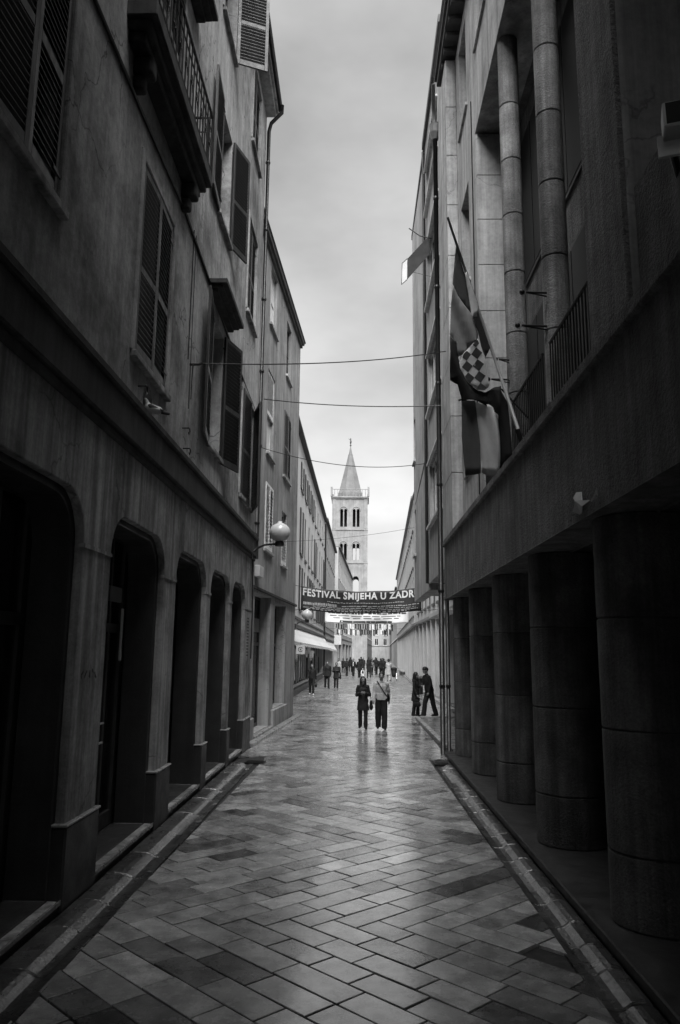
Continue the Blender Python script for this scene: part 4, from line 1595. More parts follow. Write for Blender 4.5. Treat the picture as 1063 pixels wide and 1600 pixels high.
# ================================================================== unseen block added above and behind the camera to shade the near walls
ab = thing('near_shade_block', 'unseen block added across the street behind the viewpoint to shade the near walls', 'house')
mb = MB()
PY = 4.6
mb.box(-2.62, 2.05, -12, PY, 7.2, 17.6)
mb.build('overhead_shade_box', M_stucco_l, ab)
mb = MB()
mb.box(-2.62, 2.05, -12.4, -12.02, 0, 17.6)
mb.build('rear_wall', M_stucco_l, ab)
# ================================================================== STREET LAMPS
def lamp(label, base, tip, globe_r, n):
    """base: point on the wall, tip: under the globe"""
    t = thing('street_lamp', label, 'street lamp', 'opal globe lamps on wall brackets')
    b, e = Vector(base), Vector(tip)
    mid = b.lerp(e, 0.45)+Vector((0, 0, 0.10))
    mb = MB()
    mb.tube([b, b.lerp(mid, 0.5)+Vector((0, 0, 0.03)), mid, mid.lerp(e, 0.5)+Vector((0, 0, 0.01)), e], [0.035, 0.03, 0.026, 0.026, 0.03], 8)
    mb.build('bracket_arm', M_iron, t, smooth=True)
    mb = MB()
    mb.lathe([(0.05, -0.06), (globe_r*0.42, -0.05), (globe_r*0.42, 0.05), (globe_r*0.36, 0.07)], e, 18)
    mb.build('lamp_holder', M_iron, t)
    c = e+Vector((0, 0, 0.07+globe_r*0.84))
    prof = []
    for i in range(15):
        a = math.pi*(0.12+0.76*i/14)
        prof.append((globe_r*math.sin(a), -globe_r*math.cos(a)*0.90))
    prof += [(globe_r*0.20, globe_r*0.95), (globe_r*0.20, globe_r*1.06), (globe_r*0.08, globe_r*1.08)]
    mb = MB()
    mb.lathe(prof, c, 28)
    mb.build('globe', M_opal, t, smooth=True)
    mb = MB()
    d = Vector((0, 0.0, 0))
    mb.box(b.x-0.03, b.x+0.02, b.y-0.05, b.y+0.05, b.z-0.14, b.z+0.10)
    mb.build('wall_plate', M_iron, t)
    return t
lamp('large opal globe lamp on a curved bracket at the corner of the left shuttered house', (-2.70, 19.3, 4.84), (-2.0, 19.3, 5.07), 0.27, 1)
lamp('smaller opal globe lamp on a bracket above the white awning', (-2.42, 29.9, 3.35), (-2.07, 31.5, 3.60), 0.225, 2)
mb = MB()
mb.tube([(-2.71, 19.55, 4.7), (-2.70, 19.6, 4.1), (-2.70, 19.75, 3.3), (-2.715, 19.8, 2.2)], 0.014, 6)
cb = mb.build('lamp_cable', M_iron)
tag(cb, 'thin black cable running down the pier below the large globe lamp', 'cable')
mb = MB()
F2.box(mb, S2(21.15), S2(21.75), 0.0, 0.16, 4.42, 4.74)
bx_ = mb.build('junction_box', M_plaster, bevel=0.02, segs=2)
tag(bx_, 'small white junction box on the grey wall below the large globe lamp', 'junction box')

# ================================================================== OVERHEAD CABLES
def cable(label, a, b, sag, r=0.011, double=0.0):
    a, b = Vector(a), Vector(b)
    mb = MB()
    for k in ((0,) if not double else (0, 1)):
        pts = []
        for i in range(19):
            u = i/18
            p = a.lerp(b, u)
            p.z -= 4*(sag+0.25*double*k)*u*(1-u) + double*k*0.4*(1-u)
            pts.append(p)
        mb.tube(pts, r, 5)
    o = mb.build('overhead_cable', M_iron)
    tag(o, label, 'cable', 'cables strung across the street')
cable('highest thin cable strung from the hook by the open shutters to the right downpipes', (-2.56, 11.79, 6.98), (2.10, 17.75, 9.62), 0.12)
cable('dark cable crossing from the left downpipe to the right pipes, second from the top', (-2.62, 20.2, 9.22), (2.1, 18.9, 8.62), 0.10, r=0.014)
cable('slack cable hanging low across the street just above the spire', (-2.83, 21.4, 8.17), (2.28, 25.1, 8.64), 0.32)
cable('lowest cable sloping past the windows of the bell tower', (-2.58, 25.9, 6.07), (2.26, 30.6, 7.35), 0.10, r=0.006)

# ================================================================== BANNERS
def text_mesh(s, offset=0.0):
    cu = bpy.data.curves.new('lettering_curve', 'FONT')
    cu.body = s
    cu.size = 1.0
    cu.offset = offset
    cu.space_character = 1.10
    cu.resolution_u = 3
    cu.fill_mode = 'FRONT'
    ob = bpy.data.objects.new('lettering_tmp', cu)
    col.objects.link(ob)
    dg = bpy.context.evaluated_depsgraph_get()
    dg.update()
    me = bpy.data.meshes.new_from_object(ob.evaluated_get(dg))
    bpy.data.objects.remove(ob)
    bpy.data.curves.remove(cu)
    return me
def banner_surface(x0, x1, y, zt, zb, sag, wave=0.03, n=44, m=8, twist=0.0):
    def S(u, v, off=0.0):    # v=0 top
        x = x0+(x1-x0)*u
        s_ = 4*sag*u*(1-u)
        z = (zt-s_) + (zb-zt+s_*0.35)*v
        yy = y + wave*math.sin(u*17+v*2.1) + wave*1.4*math.sin(u*7.3+1.0-v*3.0)*v + twist*v - off
        return Vector((x, yy, z+0.012*math.sin(u*23+v*5)))
    return S
def cloth(name, S, mat, parent, n=44, m=8):
    mb = MB()
    vs_ = [S(i/n, j/m) for j in range(m+1) for i in range(n+1)]
    fs_ = [(j*(n+1)+i, j*(n+1)+i+1, (j+1)*(n+1)+i+1, (j+1)*(n+1)+i) for j in range(m) for i in range(n)]
    o = mb.add(vs_, fs_).build(name, mat, parent, smooth=True)
    sm = o.modifiers.new('thick', 'SOLIDIFY')
    sm.thickness = 0.006
    sm.offset = 1.0 if False else 0.0
    return o
def print_on(S, me, u0, u1, v0, v1, mat, parent, name):
    xs = [v.co.x for v in me.vertices]
    ys = [v.co.y for v in me.vertices]
    a, b, c, d = min(xs), max(xs), min(ys), max(ys)
    bm = bmesh.new()
    bm.from_mesh(me)
    for k in range(1, 60):    # cut finely so that the letters follow the cloth
        x = a+(b-a)*k/60
        bmesh.ops.bisect_plane(bm, geom=bm.verts[:]+bm.edges[:]+bm.faces[:], plane_co=(x, 0, 0), plane_no=(1, 0, 0))
    for v in bm.verts:
        u = u0+(u1-u0)*(v.co.x-a)/(b-a)
        w = v1+(v0-v1)*(v.co.y-c)/(d-c)
        v.co = S(u, w, 0.009)
    bm.to_mesh(me)
    bm.free()
    o = bpy.data.objects.new(name, me)
    me.materials.clear()
    me.materials.append(mat)
    col.objects.link(o)
    o.parent = parent
    return o
def dashes(S, parent, rows, mat, seed, name='small_print'):
    rd = random.Random(seed)
    mb = MB()
    for v0, v1, u0, u1, lo, hi, gap in rows:
        u = u0
        while u < u1:
            e = min(u1, u+rd.uniform(lo, hi))
            j = rd.uniform(-0.012, 0.012)
            k = 3
            for q in range(k):
                a, b = u+(e-u)*q/k, u+(e-u)*(q+1)/k
                mb.add([S(a, v0+j, 0.008), S(b, v0+j, 0.008), S(b, v1+j, 0.008), S(a, v1+j, 0.008)], [(0, 1, 2, 3)])
            u = e+gap*rd.uniform(0.6, 1.5)
    return mb.build(name, mat, parent, kind='stuff')
def ropes(parent, pts):
    for a, b in pts:
        MB().tube([a, b], 0.012, 5).build('rope', M_iron, parent)

bn = thing('street_banner', 'black festival banner with large white capitals strung across the street', 'banner')
S = banner_surface(-2.66, 2.95, 36.0, 5.40, 4.30, 0.22, 0.04)
cloth('banner_cloth', S, M_bannerd, bn)
print_on(S, text_mesh('FESTIVAL SMIJEHA U ZADRU', 0.030), 0.015, 0.99, 0.06, 0.47, M_letter, bn, 'lettering')
dashes(S, bn, [(0.53, 0.565, 0.22, 0.86, 0.006, 0.022, 0.005), (0.63, 0.74, 0.02, 0.30, 0.006, 0.014, 0.004), (0.67, 0.71, 0.34, 0.98, 0.008, 0.04, 0.006), (0.77, 0.795, 0.10, 0.95, 0.006, 0.05, 0.008), (0.85, 0.875, 0.02, 0.97, 0.01, 0.05, 0.006), (0.91, 0.94, 0.06, 0.9, 0.01, 0.03, 0.012)], M_flag_mid, 4)
ropes(bn, [((-2.66, 36, 5.38), (-3.68, 36.1, 5.6)), ((-2.66, 36, 4.32), (-3.68, 36.1, 4.2)), ((2.95, 36, 5.38), (4.1, 36.1, 5.6)), ((2.95, 36, 4.32), (4.1, 36.1, 4.4))])

bn2 = thing('street_banner', 'white banner with small dark print hanging behind the black festival banner', 'banner')
S = banner_surface(-2.47, 3.8, 58.0, 5.45, 4.55, 0.12, 0.05)
cloth('banner_cloth', S, M_bannerw, bn2)
dashes(S, bn2, [(0.10, 0.22, 0.04, 0.46, 0.02, 0.06, 0.008), (0.10, 0.22, 0.52, 0.97, 0.02, 0.06, 0.008), (0.36, 0.42, 0.06, 0.9, 0.05, 0.2, 0.02), (0.55, 0.62, 0.1, 0.9, 0.04, 0.2, 0.03), (0.78, 0.95, 0.18, 0.80, 0.10, 0.2, 0.004)], M_printd, 8)
ropes(bn2, [((-2.47, 58, 5.4), (-3.5, 58, 5.6)), ((3.8, 58, 5.4), (4.1, 58, 5.6)), ((-2.47, 58, 4.6), (-3.5, 58, 4.4)), ((3.8, 58, 4.6), (4.1, 58, 4.4))])

bu = thing('bunting', 'double string of small dark and white rags hanging over the crowd', 'bunting')
for k, (y, zt) in enumerate(((75, 5.15), (80, 4.75))):
    mb = MB()
    pts = [Vector((-3.4+8.0*i/20, y, zt-4*0.15*(i/20)*(1-i/20)+0.05)) for i in range(21)]
    mb.tube(pts, 0.015, 5)
    mb.build('bunting_cord', M_iron, bu)
    rd = random.Random(30+k)
    for i in range(24):
        x = -2.15+5.6*i/24+rd.uniform(-0.03, 0.03)
        w, h = rd.uniform(0.13, 0.2), rd.uniform(0.45, 0.75)
        z = zt-0.1+rd.uniform(-0.05, 0.05)
        q = MB()
        pr = [(x, z), (x+w, z-0.02), (x+w*0.92, z-h*0.5), (x+w*1.02, z-h), (x+w*0.5, z-h*0.82), (x, z-h*0.96), (x+0.02, z-h*0.5)]
        n = len(pr)
        q.add([(a, y-0.01+0.03*math.sin(9*a+5*b), b) for a, b in pr]+[(a, y+0.012+0.03*math.sin(9*a+5*b), b) for a, b in pr],
              [tuple(range(n)), tuple(range(2*n-1, n-1, -1))]+[(j, (j+1) % n, (j+1) % n+n, j+n) for j in range(n)])
        q.build('pennant', M_bannerd if rd.random() < 0.68 else M_bannerw, bu)

# ================================================================== AWNINGS
def awning(label, fc, s0, s1, zt, zl0, zl1, out, npan):
    t = thing('shop_awning', label, 'awning', 'pale awnings over the left shops')
    mb = MB()
    fc.box(mb, s0-0.1, s1+0.1, 0.0, 0.22, zt, zt+0.2)
    mb.build('awning_case', M_iron, t, bevel=0.02)
    for i in range(npan):
        a, b = s0+(s1-s0)*i/npan, s0+(s1-s0)*(i+1)/npan
        za, zb = zl0+(zl1-zl0)*i/npan, zl0+(zl1-zl0)*(i+1)/npan
        q = MB()
        top, bot = [], []
        cols = []
        for k in range(5):
            u = k/4
            s = a+0.012+(b-a-0.024)*u
            zz = za+(zb-za)*u
            dip = 0.03*math.sin(math.pi*u)
            cols.append([fc.p(s, 0.10, zt+0.02), fc.p(s, out*0.5, (zt+zz)/2-dip), fc.p(s, out, zz), fc.p(s, out+0.01, zz-0.14+0.03*math.cos(u*12))])
        vs_ = [p for c_ in cols for p in c_]
        fs_ = [(k*4+j, k*4+j+1, (k+1)*4+j+1, (k+1)*4+j) for k in range(4) for j in range(3)]
        o = q.add(vs_, fs_).build('canvas_panel', M_canvas, t)
        sm = o.modifiers.new('thick', 'SOLIDIFY')
        sm.thickness = 0.01
    mb = MB()
    mb.tube([fc.p(s0, out-0.02, zl0+0.015), fc.p(s1, out-0.02, zl1+0.015)], 0.025, 6)
    mb.build('front_bar', M_metal, t)
awning('long white canvas awning over the shop windows of the left row', FL3, 5.6, 46.9, 3.70, 2.82, 2.66, 0.82, 12)
awning('far white awning at the end of the left row before the jutting block', FL3b, 0.6, 22.0, 3.5, 2.62, 2.55, 0.62, 6)
bxs = MB().box(-3.3, -2.3, 108.6, 108.9, 3.3, 4.6).build('shop_light_box', M_plaster, bevel=0.03)
tag(bxs, 'white square light box sign on the front of the jutting block', 'sign')

# hanging shop sign with a ring and arrow mark
hs = thing('hanging_sign', 'small square white sign with a round arrow mark below the awning', 'sign')
MB().box(-2.86, -2.44, 36.2, 36.26, 2.26, 2.66).build('sign_board', M_plaster, hs, bevel=0.008)
mb = MB()
pts = []
cx, cz, rr_ = -2.65, 2.48, 0.115
n = 28
ring_o = [(cx+rr_*math.cos(a), cz+rr_*math.sin(a)) for a in [math.radians(30+300*i/n) for i in range(n+1)]]
ring_i = [(cx+(rr_-0.03)*math.cos(a), cz+(rr_-0.03)*math.sin(a)) for a in [math.radians(30+300*i/n) for i in range(n+1)]]
for i in range(n):
    mb.add([(ring_o[i][0], 36.195, ring_o[i][1]), (ring_o[i+1][0], 36.195, ring_o[i+1][1]), (ring_i[i+1][0], 36.195, ring_i[i+1][1]), (ring_i[i][0], 36.195, ring_i[i][1])], [(0, 1, 2, 3)])
mb.add([(cx-0.05, 36.194, cz), (cx+0.03, 36.194, cz+0.06), (cx+0.03, 36.194, cz-0.06)], [(0, 1, 2)])
mb.build('round_mark', M_printd, hs)
MB().tube([(-2.65, 36.23, 2.66), (-2.65, 36.23, 2.78)], 0.012, 5).build('hanger', M_iron, hs)

# ================================================================== FLAGS on the right building
def flag_cloth(name, poly, mat, parent, y=10.0, amp=0.03, ph=0.0, freq=9.0, dy=0.0, slant=0.35, thick=0.004):
    bm = bmesh.new()
    f = bm.faces.new([bm.verts.new((x, 0, z)) for x, z in poly])
    x0, x1 = min(p[0] for p in poly), max(p[0] for p in poly)
    z0, z1 = min(p[1] for p in poly), max(p[1] for p in poly)
    def cut(co, no):
        bmesh.ops.bisect_plane(bm, geom=bm.verts[:]+bm.edges[:]+bm.faces[:], plane_co=co, plane_no=no)
    k = int((x1-x0)/0.035)+1
    for i in range(1, k):
        cut((x0+(x1-x0)*i/k, 0, 0), (1, 0, 0))
    k = int((z1-z0)/0.12)+1
    for i in range(1, k):
        cut((0, 0, z0+(z1-z0)*i/k), (0, 0, 1))
    for v in bm.verts:
        x, z = v.co.x, v.co.z
        q = x+slant*(z-6.5)
        v.co.y = y+dy+amp*math.sin(freq*2*q+ph)+amp*0.5*math.sin(freq*3.7*q+1.3*ph+1.1*z)
    bmesh.ops.triangulate(bm, faces=[f_ for f_ in bm.faces if len(f_.verts) > 4])
    me = bpy.data.meshes.new(name)
    bm.to_mesh(me)
    bm.free()
    for p in me.polygons:
        p.use_smooth = thick > 0.002
    me.materials.append(mat)
    o = bpy.data.objects.new(name, me)
    col.objects.link(o)
    o.parent = parent
    sm = o.modifiers.new('thick', 'SOLIDIFY')
    sm.thickness = thick
    sm.offset = 0
    return o
fl = thing('flag', 'striped flag with a chequered shield draped on a slanting pole on the right building', 'flag')
MB().tube([(1.24, 10.0, 8.47), (1.62, 10.0, 7.16), (2.2, 10.0, 5.14)], [0.016, 0.02, 0.024], 10).build('flag_pole', M_pole, fl, smooth=True)
mb = MB()
mb.tube([(2.2, 10.0, 5.10), (2.13, 10.0, 5.36)], 0.034, 8)
mb.box(2.14, 2.34, 9.96, 10.04, 5.12, 5.16)
mb.build('pole_socket', M_iron, fl)
flag_cloth('dark_stripe', [(1.35, 8.04), (1.29, 7.45), (1.36, 7.27), (1.54, 7.03), (1.48, 7.59)], M_flag_red, fl, ph=0.4)
flag_cloth('pale_stripe', [(1.29, 7.45), (1.36, 7.27), (1.55, 7.0), (1.63, 6.73), (1.62, 6.64), (1.42, 6.43), (1.35, 6.38), (1.33, 6.58), (1.24, 6.7)], M_flag_mid, fl, ph=0.4)
flag_cloth('pale_fold', [(1.465, 7.60), (1.485, 7.62), (1.645, 7.10), (1.62, 6.97), (1.56, 6.95)], M_flag_white, fl, ph=1.4, dy=-0.03, amp=0.02)
flag_cloth('dark_fold', [(1.56, 6.95), (1.66, 7.08), (1.81, 6.55), (1.72, 6.37), (1.67, 6.51), (1.63, 6.73)], M_flag_black, fl, ph=1.0, dy=-0.03, amp=0.03)
shield_poly = [(1.62, 6.64), (1.67, 6.51), (1.71, 6.34), (1.76, 5.96), (1.7, 5.9), (1.61, 5.91), (1.48, 6.0), (1.38, 6.17), (1.36, 6.29), (1.42, 6.43)]
flag_cloth('shield', shield_poly, M_flag_white, fl, dy=-0.02, ph=0.8, amp=0.010)
# the dark fields of the chequer, a rotated grid clipped to the shield
def chequer():
    a = R(-38)
    cs, sn = math.cos(a), math.sin(a)
    q = 0.106
    k = 0
    for i in range(-8, 9):
        for j in range(-8, 9):
            if (i+j) % 2:
                continue
            sq = [(i*q, j*q), ((i+1)*q, j*q), ((i+1)*q, (j+1)*q), (i*q, (j+1)*q)]
            pl = [(1.545+x*cs-z*sn, 6.25+(x*sn+z*cs)*1.12) for x, z in sq]
            cc = shield_poly if True else None
            # clip to the (convex) shield outline
            ar = sum(cc[m][0]*cc[(m+1) % len(cc)][1]-cc[(m+1) % len(cc)][0]*cc[m][1] for m in range(len(cc)))
            for m in range(len(cc)):
                p, r_ = cc[m], cc[(m+1) % len(cc)]
                ex, ez = r_[0]-p[0], r_[1]-p[1]
                nx, nz = (ez, -ex) if ar > 0 else (-ez, ex)
                ln = math.hypot(nx, nz)
                pl = clip_poly(pl, nx/ln, nz/ln, (nx*p[0]+nz*p[1])/ln-0.008)
                if len(pl) < 3:
                    break
            if len(pl) >= 3 and abs(poly_area(pl)) > 0.0008:
                flag_cloth('chequer_field', pl, M_flag_red, fl, dy=-0.0245, ph=0.8, amp=0.010, thick=0.001)
chequer()
flag_cloth('black_stripe', [(1.24, 6.69), (1.33, 6.58), (1.35, 6.38), (1.37, 6.21), (1.48, 6.01), (1.61, 5.91), (1.72, 5.89), (1.93, 5.98), (1.9, 5.55), (1.76, 5.67), (1.61, 5.76), (1.4, 5.77), (1.34, 6.0), (1.24, 6.06)], M_flag_black, fl, ph=0.6)
f2 = thing('flag', 'flag hanging limp in grey, white and black strips below the chequered shield', 'flag')
MB().tube([(1.36, 10.1, 5.80), (1.95, 10.1, 5.96), (2.3, 10.1, 5.55)], 0.014, 8).build('flag_pole', M_iron, f2)
flag_cloth('grey_strip', [(1.4, 5.79), (1.58, 5.79), (1.63, 5.15), (1.63, 4.76), (1.43, 4.74), (1.39, 5.26)], M_flag_grey, f2, y=10.06, slant=0.0, amp=0.03)
flag_cloth('white_strip', [(1.585, 5.78), (1.76, 5.70), (1.885, 5.62), (1.89, 4.87), (1.84, 4.75), (1.64, 4.76), (1.632, 5.15)], M_flag_white, f2, y=10.06, slant=0.2, amp=0.05, ph=1.0)
flag_cloth('black_strip', [(1.89, 5.64), (1.93, 5.96), (2.02, 5.76), (2.06, 5.2), (2.06, 5.03), (1.95, 4.92), (1.895, 4.83), (1.895, 5.27)], M_flag_black, f2, y=10.06, slant=0.1, amp=0.04)
# empty flagpole holders on the columns
for k, (x, z, y, where) in enumerate(((2.12, 7.04, 9.42, 'upper holder on the nearer tall column'), (2.06, 6.60, 9.47, 'lower holder on the nearer tall column'), (2.22, 7.10, 11.92, 'upper holder on the farther tall column'), (2.10, 6.78, 11.97, 'lower holder on the farther tall column'))):
    o = thing('flag_holder', 'empty black iron flag holder, the '+where, 'flag holder', 'empty flag holders on the columns')
    mb = MB()
    mb.tube([(2.44, y, z), (x+0.05, y, z+0.01)], 0.016, 6)
    mb.tube([(2.44, y, z-0.05), (x+0.08, y, z)], 0.010, 6)
    mb.build('rod', M_iron, o)
    MB().sphere((x, y, z+0.01), 0.036, 10, 8).build('knob', M_iron, o, smooth=True)

# dark banner on a light frame on the overhanging house
ps = thing('projecting_sign', 'dark cloth sign with a white end in a wire frame, high on the overhanging house', 'sign')
def slab(name, pts, mat, parent, y, t=0.02):
    n = len(pts)
    return MB().add([(x, y+dy, z) for x, z, dy in pts]+[(x, y+dy+t, z) for x, z, dy in pts],
                    [tuple(range(n)), tuple(range(2*n-1, n-1, -1))]+[(j, (j+1) % n, (j+1) % n+n, j+n) for j in range(n)]).build(name, mat, parent)
slab('dark_cloth', [(1.57, 15.24, 0.1), (2.23, 15.81, -0.3), (2.29, 15.21, -0.3), (1.56, 14.51, 0.1)], M_bannerd, ps, 23.5)
MB().tube([(1.57, 23.6, 15.25), (1.40, 23.68, 15.12), (1.38, 23.68, 14.36), (1.56, 23.6, 14.5)], 0.012, 5).build('wire_frame', M_iron, ps)
slab('white_end', [(1.41, 15.1, 0.18), (1.565, 15.22, 0.1), (1.555, 14.52, 0.1), (1.39, 14.4, 0.18)], M_bannerw, ps, 23.5)
MB().tube([(1.62, 23.4, 16.22), (1.95, 23.3, 15.9), (2.34, 23.2, 15.74)], 0.02, 6).build('support_rod', M_iron, ps)
MB().tube([(1.7, 23.55, 14.75), (2.32, 23.3, 14.45)], 0.008, 5).build('stay_wire', M_iron, ps)

# floodlight at the top right
fd = thing('floodlight', 'pale grey box floodlight on a bracket plate in the nearest right recess', 'floodlight')
mb = MB()
rot = Matrix.Rotation(R(-18), 3, 'Z') @ Matrix.Rotation(R(-10), 3, 'X')
def rb(cx, cy, cz, hx, hy, hz):
    c = Vector((2.40, 5.22, 6.33))
    return [c + rot @ Vector((cx+sx*hx, cy+sy*hy, cz+sz*hz)) for sz in (-1, 1) for sx, sy in ((-1, -1), (1, -1), (1, 1), (-1, 1))]
mb.hexa(rb(0.02, 0, 0.03, 0.14, 0.10, 0.12))
mb.build('housing', M_plaster, fd, bevel=0.012)
MB().hexa(rb(0.02, 0, 0.03, 0.12, 0.104, 0.10)).build('lens_panel', M_glass_mid, fd)
MB().hexa(rb(-0.06, 0.06, -0.13, 0.10, 0.012, 0.10)).build('bracket_plate', M_plaster, fd)
MB().tube([(2.36, 5.3, 6.2), (2.5, 5.5, 6.05), (2.9, 5.6, 6.0), (3.1, 5.6, 6.0)], 0.03, 8).build('mounting_arm', M_iron, fd)

# torn scrap caught on the fascia
sc_ = thing('torn_paper', 'torn scrap of white paper caught on the lower edge of the right fascia', 'paper')
mb = MB()
pts = [(7.55, 3.93), (7.42, 3.96), (7.30, 3.94), (7.22, 3.84), (7.05, 3.81), (7.20, 3.78), (7.36, 3.72), (7.50, 3.78), (7.53, 3.83)]
n = len(pts)
mb.add([(2.135-0.03*math.sin(3*i), y, z) for i, (y, z) in enumerate(pts)]+[(2.143-0.03*math.sin(3*i), y, z) for i, (y, z) in enumerate(pts)]+[(2.10, 7.36, 3.86)],
       [(i, (i+1) % n, 2*n) for i in range(n)]+[(i, (i+1) % n, (i+1) % n+n, i+n) for i in range(n)])
mb.build('large_scrap', M_bannerw, sc_)
mb = MB()
mb.add([(2.13, 6.98, 3.79), (2.12, 6.82, 3.82), (2.13, 6.76, 3.87), (2.14, 6.86, 3.80), (2.142, 6.98, 3.775), (2.15, 6.82, 3.80)], [(0, 1, 3), (1, 2, 3), (0, 3, 4), (1, 5, 2)])
mb.build('small_scrap', M_bannerw, sc_)

# ================================================================== soft fused figures
CLOUD = bpy.data.textures.new('cloth_folds', 'CLOUDS')
CLOUD.noise_scale = 0.11
CLOUD.noise_depth = 3
def fuse(mb, name, mat, parent, voxel, smooth=2, folds=0.0):
    o = mb.build(name, mat, parent, smooth=True)
    m = o.modifiers.new('fuse', 'REMESH')
    m.mode = 'VOXEL'
    m.voxel_size = voxel
    m.use_smooth_shade = True
    if smooth:
        s_ = o.modifiers.new('soft', 'SMOOTH')
        s_.iterations = smooth
        s_.factor = 0.5
    if folds:
        d_ = o.modifiers.new('folds', 'DISPLACE')
        d_.texture = CLOUD
        d_.texture_coords = 'GLOBAL'
        d_.strength = folds
        d_.mid_level = 0.5
    return o

# pigeon on the string course below the niche
pg = thing('pigeon', 'white pigeon perched on the dark string course below the niche', 'pigeon', loc=(-2.66, 9.45, 5.335), rotz=R(-80))
mb = MB()      # faces -y locally
mb.capsule((0, 0.07, 0.10), (0, -0.05, 0.13), 0.055, 0.062, 12)
mb.capsule((0, -0.06, 0.15), (0, -0.085, 0.215), 0.042, 0.030, 10)
mb.sphere((0, -0.10, 0.235), 0.030, 10, 8)
mb.capsule((0, -0.12, 0.23), (0, -0.148, 0.222), 0.010, 0.005, 8)
mb.capsule((0.02, 0.0, 0.08), (0.02, -0.005, 0.01), 0.010, 0.007, 8)
mb.capsule((-0.02, 0.0, 0.08), (-0.02, -0.005, 0.01), 0.010, 0.007, 8)
fuse(mb, 'body', M_feather, pg, 0.006)
mb = MB()
for sx in (-1, 1):
    q = MB()
    q.capsule((sx*0.05, -0.03, 0.14), (sx*0.035, 0.13, 0.095), 0.034, 0.014, 10, sx=0.45)
    fuse(q, 'wing', M_feather_d if sx > 0 else M_feather, pg, 0.007)
q = MB()
q.capsule((0, 0.10, 0.09), (0, 0.20, 0.065), 0.03, 0.022, 10)
fuse(q, 'tail', M_feather_d, pg, 0.007)

